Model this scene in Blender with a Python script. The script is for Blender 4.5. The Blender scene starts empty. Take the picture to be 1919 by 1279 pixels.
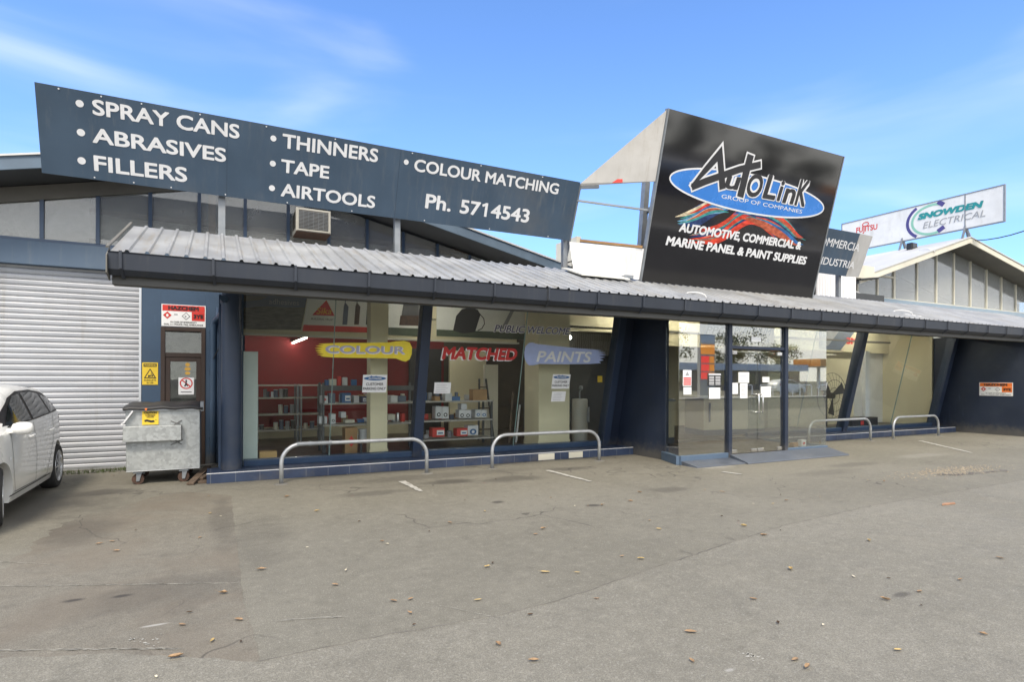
import bpy, bmesh, math, random
from mathutils import Vector, Matrix
random.seed(7)
SC = bpy.context.scene
COL = SC.collection
R = math.radians

# ------------------------------------------------------------------ camera
CF, PS, CH, H0, ROLL = 1098.4, 0.46887, 1.62, 709.3, 0.0037
cd = bpy.data.cameras.new('camera'); cam = bpy.data.objects.new('camera', cd); COL.objects.link(cam)
cd.sensor_width = 36; cd.lens = 36*CF/1919; cd.shift_y = (H0-639.5)/1919
cd.clip_start = .05; cd.clip_end = 3000
cam.matrix_world = Matrix.Translation((0, 0, CH)) @ Matrix.Rotation(-PS, 4, 'Z') @ Matrix.Rotation(math.pi/2, 4, 'X') @ Matrix.Rotation(ROLL, 4, 'Z')
SC.camera = cam

# ------------------------------------------------------------------ sky and sun
SUN_EL, SUN_AZ = R(52), R(205)       # azimuth measured from +Y clockwise (towards +X): behind the camera, to its left
w = bpy.data.worlds.new('World'); SC.world = w; w.use_nodes = True
nt = w.node_tree; nt.nodes.clear()
def N(t, typ, **kw):
    n = t.nodes.new(typ)
    for k, v in kw.items(): setattr(n, k, v)
    return n
def LK(t, a, b): t.links.new(a, b)
wo = N(nt, 'ShaderNodeOutputWorld'); bg = N(nt, 'ShaderNodeBackground')
sky = N(nt, 'ShaderNodeTexSky', sky_type='NISHITA', sun_disc=False, sun_elevation=SUN_EL, sun_rotation=SUN_AZ, air_density=1.0, dust_density=0.3, ozone_density=3.0, altitude=0)
hs = N(nt, 'ShaderNodeHueSaturation'); hs.inputs['Saturation'].default_value = 1.16; hs.inputs['Value'].default_value = 1.46
hs.inputs['Hue'].default_value = .507
LK(nt, sky.outputs[0], hs.inputs['Color'])
tc = N(nt, 'ShaderNodeTexCoord')
mp = N(nt, 'ShaderNodeMapping'); mp.inputs['Scale'].default_value = (1.2, 1.2, 5.5); mp.inputs['Rotation'].default_value = (0.05, .10, 0)
mp.inputs['Location'].default_value = (.35, .15, .1)
LK(nt, tc.outputs['Generated'], mp.inputs['Vector'])
n1 = N(nt, 'ShaderNodeTexNoise'); n1.inputs['Scale'].default_value = 1.7; n1.inputs['Detail'].default_value = 6; n1.inputs['Roughness'].default_value = .42; n1.inputs['Distortion'].default_value = .5
LK(nt, mp.outputs[0], n1.inputs['Vector'])
sx = N(nt, 'ShaderNodeSeparateXYZ'); LK(nt, tc.outputs['Generated'], sx.inputs[0])
def WM(op, a, b=None, c=None, clamp=False):
    n = N(nt, 'ShaderNodeMath', operation=op, use_clamp=clamp)
    for i, v in enumerate((a, b, c)):
        if v is None: continue
        if isinstance(v, (int, float)): n.inputs[i].default_value = v
        else: LK(nt, v, n.inputs[i])
    return n.outputs[0]
def wmr(v, a, b, c, d):
    n = N(nt, 'ShaderNodeMapRange', interpolation_type='SMOOTHSTEP')
    LK(nt, v, n.inputs[0])
    for i, q in enumerate((a, b, c, d)): n.inputs[i+1].default_value = q
    return n.outputs[0]
wisps = wmr(n1.outputs[0], .42, .95, 0, .36)
south = wmr(sx.outputs[1], .27, -.12, 0, .9)       # cloudier sky on the street side
lowhaze = wmr(sx.outputs[2], .45, 0.0, 0.0, .03)
cover = WM('MAXIMUM', wisps, WM('MAXIMUM', WM('MULTIPLY', south, wmr(n1.outputs[0], .2, .6, .55, 1)), lowhaze))
cm = N(nt, 'ShaderNodeMix', data_type='RGBA'); LK(nt, cover, cm.inputs[0]); hm = N(nt, 'ShaderNodeMix', data_type='RGBA', blend_type='MULTIPLY'); LK(nt, wmr(sx.outputs[2], .02, .42, 1, 0), hm.inputs[0]); LK(nt, hs.outputs[0], hm.inputs[6]); hm.inputs[7].default_value = (.53, .68, .93, 1); LK(nt, hm.outputs[2], cm.inputs[6])
cm.inputs[7].default_value = (9.2, 8.9, 8.3, 1)
LK(nt, cm.outputs[2], bg.inputs['Color']); bg.inputs['Strength'].default_value = .15
LK(nt, bg.outputs[0], wo.inputs['Surface'])
ld = bpy.data.lights.new('sun', 'SUN'); ld.energy = 2.5; ld.angle = R(14); ld.color = (1, .90, .76)
sun = bpy.data.objects.new('sun', ld); COL.objects.link(sun)
sdir = Vector((math.sin(SUN_AZ)*math.cos(SUN_EL), math.cos(SUN_AZ)*math.cos(SUN_EL), math.sin(SUN_EL)))
sun.rotation_euler = sdir.to_track_quat('Z', 'Y').to_euler(); sun.location = sdir*60
SC.view_settings.view_transform = 'Standard'; SC.view_settings.look = 'None'; SC.view_settings.gamma = 1
SC.view_settings.exposure = .54
SC.cycles.use_denoising = True
SC.cycles.max_bounces = 8; SC.cycles.transparent_max_bounces = 16; SC.cycles.caustics_reflective = False

# ------------------------------------------------------------------ materials
def newmat(name):
    m = bpy.data.materials.new(name); m.use_nodes = True; t = m.node_tree
    return m, t, t.nodes['Principled BSDF'], t.nodes['Material Output']
def mth(t, op, a, b=None, c=None, clamp=False):
    n = N(t, 'ShaderNodeMath', operation=op, use_clamp=clamp)
    for i, v in enumerate((a, b, c)):
        if v is None: continue
        if isinstance(v, (int, float)): n.inputs[i].default_value = v
        else: LK(t, v, n.inputs[i])
    return n.outputs[0]
def noise(t, vec, scale, detail=3, rough=.55, dist=0):
    n = N(t, 'ShaderNodeTexNoise'); n.inputs['Scale'].default_value = scale; n.inputs['Detail'].default_value = detail
    n.inputs['Roughness'].default_value = rough; n.inputs['Distortion'].default_value = dist
    if vec is not None: LK(t, vec, n.inputs['Vector'])
    return n.outputs[0]
def mr(t, v, a, b, c, d, smooth=True):
    n = N(t, 'ShaderNodeMapRange')
    if smooth: n.interpolation_type = 'SMOOTHSTEP'
    LK(t, v, n.inputs[0])
    for i, q in enumerate((a, b, c, d)): n.inputs[i+1].default_value = q
    return n.outputs[0]
def mixc(t, f, a, b, mode='MIX'):
    n = N(t, 'ShaderNodeMix', data_type='RGBA', blend_type=mode)
    for i, v in ((0, f), (6, a), (7, b)):
        if isinstance(v, (int, float)): n.inputs[i].default_value = v
        elif isinstance(v, tuple): n.inputs[i].default_value = (*v[:3], 1)
        else: LK(t, v, n.inputs[i])
    return n.outputs[2]
def objco(t, scale=None):
    c = N(t, 'ShaderNodeTexCoord').outputs['Object']
    if scale:
        m = N(t, 'ShaderNodeMapping'); m.inputs['Scale'].default_value = scale; LK(t, c, m.inputs[0]); c = m.outputs[0]
    return c
def bump(t, b, h, strength, dist=.01):
    n = N(t, 'ShaderNodeBump'); n.inputs['Strength'].default_value = strength; n.inputs['Distance'].default_value = dist
    LK(t, h, n.inputs['Height']); LK(t, n.outputs[0], b.inputs['Normal'])
def M(name, col, rough=.5, metal=0, var=.10, scale=3.0, bmp=0, dirt=None, dirtamt=.0, stretch=None, spec=None, coat=0, splash=0):
    m, t, b, o = newmat(name)
    v = objco(t, stretch)
    n = noise(t, v, scale, 5, .6)
    c = mixc(t, mr(t, n, .3, .7, 0, 1), tuple(x*(1-var) for x in col), tuple(min(1, x*(1+var)) for x in col))
    if dirt:
        n2 = noise(t, v, scale*.45, 6, .7, .4)
        c = mixc(t, mr(t, n2, .5, .75, 0, dirtamt), c, dirt)
    if splash:       # mud splashed and scuffs along the foot of the wall
        pz2 = N(t, 'ShaderNodeSeparateXYZ'); LK(t, N(t, 'ShaderNodeNewGeometry').outputs['Position'], pz2.inputs[0])
        e_ = mth(t, 'MULTIPLY_ADD', noise(t, v, 7, 5, .7), -.5, pz2.outputs[2])
        c = mixc(t, mr(t, e_, .12, -.22, 0, splash), c, (.13, .12, .10))
        c = mixc(t, mth(t, 'MULTIPLY', mr(t, noise(t, objco(t, (1, 1, .12)), 9, 4), .58, .70, 0, .35), mr(t, noise(t, v, .7, 3), .5, .62, 0, 1)), c, tuple(min(1, x*2.2+.01) for x in col))
    LK(t, c, b.inputs['Base Color'])
    LK(t, mr(t, n, .3, .7, max(0, rough-.06), min(1, rough+.08)), b.inputs['Roughness']); b.inputs['Metallic'].default_value = metal
    if spec is not None: b.inputs['Specular IOR Level'].default_value = spec
    if coat: b.inputs['Coat Weight'].default_value = coat; b.inputs['Coat Roughness'].default_value = .05
    if bmp: bump(t, b, noise(t, v, scale*14, 3), bmp, .004)
    return m
def E_(name, col, s):
    m, t, b, o = newmat(name); b.inputs['Base Color'].default_value = (*col, 1)
    b.inputs['Emission Color'].default_value = (*col, 1); b.inputs['Emission Strength'].default_value = s
    return m
def glassmat(name, tint=(.96, .98, .97), base=.022, dirt=.03, film=0):
    m, t, b, o = newmat(name); t.nodes.remove(b)
    lw = N(t, 'ShaderNodeLayerWeight'); lw.inputs['Blend'].default_value = .5
    fr = mth(t, 'MULTIPLY_ADD', mth(t, 'POWER', lw.outputs['Facing'], 4.5), .85, base)
    tr = N(t, 'ShaderNodeBsdfTransparent'); tr.inputs[0].default_value = (*tint, 1)
    gl = N(t, 'ShaderNodeBsdfGlossy'); gl.inputs['Roughness'].default_value = .0
    df = N(t, 'ShaderNodeBsdfDiffuse'); df.inputs[0].default_value = (.56, .575, .57, 1)
    ms = N(t, 'ShaderNodeMixShader'); LK(t, fr, ms.inputs[0]); LK(t, tr.outputs[0], ms.inputs[1]); LK(t, gl.outputs[0], ms.inputs[2])
    m2 = N(t, 'ShaderNodeMixShader'); LK(t, mr(t, noise(t, objco(t), 1.3, 6, .7, .5), .4, .75, film+dirt*.3, film+dirt*1.8), m2.inputs[0])
    LK(t, ms.outputs[0], m2.inputs[1]); LK(t, df.outputs[0], m2.inputs[2]); LK(t, m2.outputs[0], o.inputs[0])
    return m

NAVY = (.013, .022, .046)
K = {}
K['navy'] = M('navy_paint', NAVY, .55, var=.12, scale=1.2, bmp=.05, dirt=(.05, .06, .08), dirtamt=.35, splash=.6)
K['colnavy'] = M('column_navy', (.024, .040, .078), .5, var=.12, scale=1.2, bmp=.05, dirt=(.06, .075, .10), dirtamt=.35, splash=.5)
K['colblue'] = M('round_column_paint', (.030, .048, .088), .42, var=.12, scale=1.2, bmp=.04, dirt=(.07, .085, .11), dirtamt=.35, splash=.5)
K['blue'] = M('slate_blue_paint', (.040, .075, .13), .55, var=.12, scale=1.0, bmp=.08, dirt=(.09, .11, .13), dirtamt=.35, splash=.6)
K['blueband'] = M('faded_blue_paint', (.085, .13, .195), .6, var=.08, scale=.8, bmp=.05, dirt=(.2, .24, .28), dirtamt=.3)
K['frame'] = M('blue_frame_paint', (.05, .085, .15), .4, var=.1, scale=2, dirt=(.12, .14, .17), dirtamt=.3)
K['greyblue'] = M('grey_blue_timber', (.11, .16, .22), .6, var=.12, scale=2, dirt=(.05, .06, .07), dirtamt=.4)
K['soffit'] = M('soffit_lining', (.16, .155, .14), .75, var=.12, scale=1.2, dirt=(.07, .065, .055), dirtamt=.5)
K['fasciagrey'] = M('grimy_fascia', (.085, .085, .082), .7, var=.15, scale=1.2, dirt=(.04, .04, .038), dirtamt=.5)
K['soffitdark'] = M('dark_soffit', (.05, .055, .06), .7, var=.15, scale=1.5)
K['gutter'] = M('slate_gutter', (.024, .031, .046), .5, var=.12, scale=1.5, dirt=(.07, .07, .07), dirtamt=.25)
K['cream'] = M('cream_paint', (.74, .67, .46), .6, var=.04, scale=1.0, bmp=.03)
K['creamext'] = M('cream_exterior_paint', (.66, .63, .52), .6, var=.06, scale=1.0, dirt=(.35, .32, .26), dirtamt=.35)
K['red'] = M('dark_red_paint', (.23, .012, .015), .65, var=.10, scale=1.0)
K['white'] = M('white_paint', (.74, .74, .73), .5, var=.05, scale=2.0, dirt=(.5, .49, .46), dirtamt=.35)
K['whitesheet'] = M('white_sheet', (.78, .78, .79), .45, var=.04, scale=1.5, dirt=(.6, .59, .56), dirtamt=.35)
K['greysheet'] = M('weathered_panel', (.50, .49, .47), .6, var=.08, scale=1.5, dirt=(.38, .35, .30), dirtamt=.5)
K['paper'] = M('paper', (.80, .81, .82), .7, var=.03, scale=8)
K['black'] = M('black_plastic', (.018, .018, .02), .45, var=.2, scale=6)
K['rubber'] = M('tyre_rubber', (.022, .022, .022), .8, var=.2, scale=20, bmp=.1)
K['ink'] = M('black_print', (.015, .015, .018), .5, var=.05)
K['greyink'] = M('grey_print', (.32, .33, .35), .6, var=.1)
K['redink'] = M('red_print', (.62, .04, .03), .5, var=.06)
K['orangeink'] = M('orange_print', (.85, .20, .03), .5, var=.06)
K['yellow'] = M('yellow_print', (.78, .55, .04), .5, var=.06, scale=6)
K['blueink'] = M('blue_print', (.03, .12, .30), .5, var=.06)
K['vinyl'] = M('white_vinyl', (.72, .73, .75), .5, var=.04, scale=5)
K['signnavy'] = M('navy_sign_face', (.046, .078, .122), .42, var=.10, scale=1.0, dirt=(.11, .115, .12), dirtamt=.45, spec=.5)
K['seamnavy'] = M('sign_joint', (.03, .05, .08), .6)
K['timber'] = M('weathered_timber', (.28, .16, .07), .75, var=.25, scale=5, stretch=(1, 1, 6), bmp=.2)
K['brown'] = M('brown_door_paint', (.042, .026, .02), .55, var=.15, scale=3)
K['plank'] = M('grey_plank', (.12, .085, .06), .8, var=.3, scale=8, bmp=.3)
K['steel'] = M('galvanised_pipe', (.42, .44, .46), .42, metal=.55, var=.12, scale=9, dirt=(.25, .24, .22), dirtamt=.4, bmp=.05)
K['steelpost'] = M('galvanised_post', (.24, .26, .28), .5, metal=.4, var=.12, scale=6, dirt=(.25, .22, .18), dirtamt=.4)
K['chrome'] = M('chrome', (.75, .75, .74), .16, metal=1, var=.04)
K['alu'] = M('aluminium', (.62, .63, .64), .32, metal=.9, var=.06)
K['carpaint'] = M('white_car_paint', (.82, .82, .79), .3, var=.02, scale=2, coat=.9, dirt=(.55, .52, .44), dirtamt=.25)
K['carglass'] = M('dark_car_glass', (.015, .018, .018), .06, var=.1, spec=.7)
K['joint'] = M('pavement_crack', (.13, .12, .105), .9, var=.4, scale=3, dirt=(.2, .19, .17), dirtamt=.9)
K['seam'] = M('dark_gap', (.03, .03, .028), .8, var=.1)
K['rust'] = M('rusty_iron', (.075, .042, .03), .8, var=.35, scale=14, bmp=.2)
K['leafbrown'] = M('dry_tan_leaf', (.29, .19, .105), .8, var=.3, scale=40)
K['leafdark'] = M('dark_brown_leaf', (.07, .04, .02), .8, var=.3, scale=40)
K['leafyellow'] = M('yellow_leaf', (.40, .29, .12), .75, var=.25, scale=40)
K['leafpale'] = M('bleached_leaf', (.62, .56, .42), .8, var=.15, scale=40)
K['linepaint'] = M('worn_line_paint', (.43, .42, .385), .8, var=.2, scale=9, dirt=(.2, .19, .17), dirtamt=.9, bmp=.2)
K['cardboard'] = M('cardboard', (.38, .23, .11), .8, var=.1, scale=5)
K['whitegoods'] = M('white_carton', (.66, .67, .68), .55, var=.06, scale=8)
K['shelfsteel'] = M('shelf_upright', (.07, .075, .08), .5, var=.15, scale=5)
K['shelfboard'] = M('shelf_board', (.42, .40, .36), .6, var=.12, scale=4)
K['floor'] = M('shop_floor_vinyl', (.085, .062, .045), .35, var=.2, scale=3)
K['ceiling'] = M('shop_ceiling', (.16, .15, .13), .8, var=.1)
K['rampblue'] = M('ramp_paint', (.075, .088, .112), .55, var=.2, scale=2, dirt=(.2, .2, .2), dirtamt=.4)
K['brownwall'] = M('dim_brown_lining', (.11, .085, .06), .8, var=.2, scale=1)
K['tubefill'] = E_('added_fill_tube', (1, .94, .80), 60)  # stronger glow for the hidden tubes added from the entrance rightwards
K['tubelight'] = E_('lit_tube', (1, .95, .84), 20)
K['tank'] = M('cream_enamel', (.50, .49, .44), .35, var=.05, scale=2)
K['station'] = M('purple_grey_wall', (.10, .085, .12), .7, var=.1, scale=.4)
K['orange'] = M('orange_fascia', (.80, .26, .02), .45, var=.05)
K['pricered'] = E_('price_panel_glow', (.8, .03, .03), 1.6); K['gloworange'] = E_('orange_panel_glow', (.9, .30, .03), 1.0)  # glow added to these panels so the shaded price board shows brighter
K['wood'] = M('varnished_wood', (.34, .17, .05), .4, var=.2, scale=4, stretch=(1, 1, 8))
K['mesh'] = M('black_wire', (.02, .02, .02), .5)
K['brick'] = M('red_clay_shard', (.36, .20, .12), .8, var=.2, scale=12)

def streaks(mat, col, amt, sx=3.2):
    """rain-washed vertical streaks of grime on a painted board"""
    t = mat.node_tree; b = t.nodes['Principled BSDF']; l = b.inputs['Base Color'].links[0].from_socket
    n = noise(t, objco(t, (sx, 1, .22)), 3.0, 6, .7); k = mth(t, 'MULTIPLY', mr(t, n, .5, .72, 0, amt), mr(t, noise(t, objco(t), .8, 3), .38, .62, .2, 1))
    LK(t, mixc(t, k, l, col), b.inputs['Base Color'])
streaks(K['signnavy'], (.16, .17, .175), .38); streaks(K['greysheet'], (.28, .25, .2), .5); streaks(K['whitesheet'], (.5, .48, .42), .45); streaks(K['white'], (.45, .43, .38), .4)
streaks(K['blueband'], (.16, .19, .22), .4); streaks(K['gutter'], (.075, .075, .072), .5)
def spangle():
    m, t, b, o = newmat('galvanised_sheet')
    v = objco(t); vo = N(t, 'ShaderNodeTexVoronoi'); vo.inputs['Scale'].default_value = 26; LK(t, v, vo.inputs['Vector'])
    hv = N(t, 'ShaderNodeSeparateColor'); LK(t, vo.outputs['Color'], hv.inputs[0])
    n = noise(t, v, 3.2, 6, .65)
    c = mixc(t, hv.outputs[0], (.30, .315, .315), (.44, .465, .465))
    c = mixc(t, mr(t, n, .35, .7, 0, .35), c, (.52, .54, .53))
    c = mixc(t, mr(t, noise(t, v, 1.7, 7, .75, .6), .58, .80, 0, .4), c, (.26, .255, .235))
    LK(t, c, b.inputs['Base Color']); b.inputs['Metallic'].default_value = .35
    LK(t, mr(t, hv.outputs[1], 0, 1, .42, .6, False), b.inputs['Roughness'])
    return m
K['galv'] = spangle()

def roofmat():
    m, t, b, o = newmat('zincalume_roofing')
    v = objco(t); n = noise(t, v, 1.2, 6, .65)
    s = noise(t, objco(t, (9, .7, .7)), 1.5, 6, .7)
    c = mixc(t, mr(t, n, .3, .7, 0, 1), (.33, .34, .35), (.46, .47, .475))
    c = mixc(t, mr(t, s, .48, .72, 0, .75), c, (.33, .30, .25))
    sp = N(t, 'ShaderNodeSeparateXYZ'); LK(t, v, sp.inputs[0])
    lich = mth(t, 'MULTIPLY', mr(t, sp.outputs[1], 9.0, 10.2, 0, 1), mr(t, noise(t, v, 5, 7, .75), .42, .62, 0, .75))
    c = mixc(t, lich, c, (.23, .20, .15))
    LK(t, c, b.inputs['Base Color']); b.inputs['Metallic'].default_value = .3; LK(t, mr(t, n, .3, .7, .40, .56), b.inputs['Roughness'])
    return m
K['roofing'] = roofmat()
K['cladroof'] = M('pale_roof_sheet', (.58, .58, .57), .5, metal=.2, var=.08, scale=.6, dirt=(.42, .41, .38), dirtamt=.4)

def rollermat():
    m, t, b, o = newmat('roller_curtain')
    v = objco(t); n = noise(t, objco(t, (.6, 1, 3)), 1.5, 6, .65)
    c = mixc(t, mr(t, n, .35, .7, 0, 1), (.33, .345, .375), (.39, .405, .435))
    c = mixc(t, mr(t, noise(t, v, .9, 7, .7, .8), .55, .8, 0, .35), c, (.38, .37, .34))
    LK(t, c, b.inputs['Base Color']); b.inputs['Roughness'].default_value = .42; b.inputs['Metallic'].default_value = .15
    return m
K['roller'] = rollermat(); streaks(K['roller'], (.26, .25, .225), .35)

def tilemat():
    m, t, b, o = newmat('navy_step_tiles')
    sp = N(t, 'ShaderNodeSeparateXYZ'); LK(t, objco(t), sp.inputs[0])
    def line(v, pitch, wd, off=0):
        f = mth(t, 'FRACT', mth(t, 'DIVIDE', mth(t, 'ADD', v, off), pitch))
        return mth(t, 'LESS_THAN', mth(t, 'ABSOLUTE', mth(t, 'SUBTRACT', f, .5)), wd/pitch/2)
    ln = mth(t, 'MAXIMUM', line(sp.outputs[0], .345, .010, 100), line(sp.outputs[1], .30, .008, 100.18))
    n = noise(t, objco(t), 2.5, 5, .6)
    top = mr(t, N(t, 'ShaderNodeNewGeometry').outputs['Normal'], 0, 1, 0, 1)
    c = mixc(t, mr(t, n, .3, .7, 0, 1), (.022, .036, .078), (.040, .062, .12))
    c = mixc(t, mr(t, noise(t, objco(t), 1.1, 6, .7), .5, .75, 0, .6), c, (.11, .10, .09))
    c = mixc(t, mth(t, 'MULTIPLY', ln, .5), c, (.20, .21, .23))
    LK(t, c, b.inputs['Base Color']); b.inputs['Roughness'].default_value = .45
    return m
K['tiles'] = tilemat()

def asphalt(name, dark, light, fleck, spots=(), cracks=True, brown=0.0):
    m, t, b, o = newmat(name)
    v = objco(t)
    big = noise(t, v, .33, 5, .6, .6); med = noise(t, v, 1.9, 6, .65, .3); fine = noise(t, v, 55, 3, .6); grain = noise(t, v, 150, 2, .6)
    c = mixc(t, mr(t, big, .32, .68, 0, 1), dark, light)
    mot = noise(t, v, 9, 8, .72)
    c = mixc(t, mr(t, med, .45, .75, 0, .28), c, tuple(x*1.25 for x in light))
    c = mixc(t, mr(t, med, .46, .25, 0, .3), c, tuple(x*.7 for x in dark))
    c = mixc(t, mr(t, mot, .5, .68, 0, .5), c, tuple(x*1.3 for x in light))
    c = mixc(t, mr(t, mot, .48, .32, 0, .5), c, tuple(x*.66 for x in dark))
    c = mixc(t, mr(t, grain, .38, .62, 0, .6), c, tuple(x*.5 for x in dark))
    c = mixc(t, mr(t, fine, .56, .70, 0, .4), c, fleck)
    vo = N(t, 'ShaderNodeTexVoronoi'); vo.inputs['Scale'].default_value = 75; LK(t, v, vo.inputs['Vector'])
    c = mixc(t, mth(t, 'MULTIPLY', mr(t, vo.outputs['Distance'], .16, .08, 0, 1), mr(t, noise(t, v, 21, 2), .52, .6, 0, .55)), c, (.42, .40, .37))
    if brown: c = mixc(t, mr(t, noise(t, v, .8, 5, .6, .5), .42, .65, 0, brown), c, (.160, .133, .100))
    for (x, y, rx, ry, amt) in spots:
        mp = N(t, 'ShaderNodeMapping'); mp.vector_type = 'POINT'
        mp.inputs['Location'].default_value = (-x/rx, -y/ry, 0); mp.inputs['Scale'].default_value = (1/rx, 1/ry, 0)
        LK(t, v, mp.inputs[0]); ln = N(t, 'ShaderNodeVectorMath', operation='LENGTH'); LK(t, mp.outputs[0], ln.inputs[0])
        d = mth(t, 'MULTIPLY_ADD', med, 1.1, mth(t, 'SUBTRACT', ln.outputs['Value'], .55))
        if amt > 0: c = mixc(t, mr(t, d, 1.05, .35, 0, amt), c, (.045, .04, .036))
        else: c = mixc(t, mr(t, d, 1.05, .35, 0, -amt), c, (.46, .45, .42))
    if cracks:
        wv = N(t, 'ShaderNodeVectorMath', operation='ADD'); ns = N(t, 'ShaderNodeTexNoise'); ns.inputs['Scale'].default_value = 1.6; LK(t, v, ns.inputs['Vector'])
        LK(t, v, wv.inputs[0]); LK(t, ns.outputs['Color'], wv.inputs[1])
        vc = N(t, 'ShaderNodeTexVoronoi', feature='DISTANCE_TO_EDGE'); vc.inputs['Scale'].default_value = .42; LK(t, wv.outputs[0], vc.inputs['Vector'])
        k = mth(t, 'MULTIPLY', mr(t, vc.outputs['Distance'], .007, .0015, 0, 1), mr(t, noise(t, v, .5, 2), .46, .56, 0, .65))
        c = mixc(t, k, c, (.05, .045, .04))
    LK(t, c, b.inputs['Base Color']); LK(t, mr(t, med, .3, .7, .78, .92), b.inputs['Roughness'])
    bump(t, b, mth(t, 'ADD', fine, mth(t, 'MULTIPLY', grain, .6)), .5, .006)
    return m
SPOTS = [(3.3, 9.2, 2.5, .35, .3), (3.3, 8.6, .5, .25, .6), (2.0, 8.2, .7, .22, .45), (4.2, 8.4, .8, .3, .5), (5.6, 8.9, .6, .25, .5), (-1.4, 9.9, .5, .3, .55), (.4, 6.5, .35, 1.6, .22),
         (3.3, 6.9, .12, .10, .8), (4.3, 6.2, .13, .09, .8), (-.9, 5.2, .10, .05, .9), (-.6, 5.15, .10, .05, .9), (5.9, 6.6, .4, .2, .4), (9.5, 6.6, 1.0, .3, .3), (10.9, 7.0, .9, .25, .35),
         (13.4, 7.2, 1.0, .3, -.15), (8.2, 8.0, .5, .3, -.3), (-1.9, 9.2, .9, 1.3, .5), (9.6, 8.0, .9, .15, .3)]
K['asphalt'] = asphalt('car_park_asphalt', (.178, .167, .133), (.226, .213, .173), (.40, .38, .33), SPOTS)
K['asphaltpatch'] = asphalt('brown_asphalt_patch', (.172, .158, .126), (.220, .203, .164), (.28, .27, .24), [(.1, 7.4, .2, 1.6, .35), (-.3, 5.1, .9, .5, .3), (-1.3, 7.6, .5, .9, .4), (-.9, 5.2, .10, .05, .9), (-.6, 5.15, .10, .05, .9), (-.35, 4.45, .10, .02, -.6)], True, .5)
K['apron'] = asphalt('driveway_asphalt', (.200, .188, .152), (.246, .232, .191), (.38, .37, .33), [(2.55, 2.35, .04, .02, -.4), (4.6, 2.6, .12, .05, .6)], False)
K['road'] = asphalt('road_asphalt', (.055, .054, .052), (.08, .079, .076), (.2, .2, .19), (), False)
K['concrete'] = M('pale_concrete', (.48, .46, .42), .85, var=.1, scale=.6, dirt=(.3, .29, .27), dirtamt=.5)
K['grass'] = M('grass_blades', (.07, .10, .03), .8, var=.35, scale=8)
K['scuff'] = M('chalky_scuff', (.33, .315, .27), .9, var=.15, scale=9)
K['splash'] = M('dried_splash', (.36, .35, .31), .9, var=.15, scale=9)
K['gravelstone'] = M('gravel_stone', (.30, .25, .18), .85, var=.3, scale=30)

def dirtyboard():
    m, t, b, o = newmat('weathered_fibre_cement')
    v = objco(t); c = mixc(t, mr(t, noise(t, v, 1.2, 6, .65, .4), .3, .7, 0, 1), (.46, .465, .44), (.72, .72, .68))
    c = mixc(t, mr(t, noise(t, v, 4, 7, .75), .5, .7, 0, .6), c, (.20, .20, .17))
    LK(t, c, b.inputs['Base Color']); b.inputs['Roughness'].default_value = .8
    return m
K['board'] = dirtyboard()
def leafmat(name, a, bb):
    m, t, b, o = newmat(name)
    oi = N(t, 'ShaderNodeNewGeometry'); c = mixc(t, oi.outputs['Random Per Island'], a, bb)
    LK(t, c, b.inputs['Base Color']); b.inputs['Roughness'].default_value = .6
    return m
K['foliage'] = leafmat('tree_foliage', (.025, .045, .012), (.07, .10, .03))
K['bark'] = M('bark', (.10, .075, .055), .9, var=.3, scale=6, bmp=.3)
K['glass'] = glassmat('shop_glass', dirt=.003)
K['podglass'] = glassmat('entrance_glass', (.95, .97, .95), .24, .004)
K['doorglass'] = glassmat('door_glass', (.9, .93, .92), .07, .01)
K['clerestory'] = glassmat('clerestory_glass', (.90, .92, .91), .12, .07, .24)
K['skylight'] = M('translucent_sheet', (.66, .66, .62), .5, var=.08, scale=3, dirt=(.3, .29, .25), dirtamt=.5)
K['swirl'] = None

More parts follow.
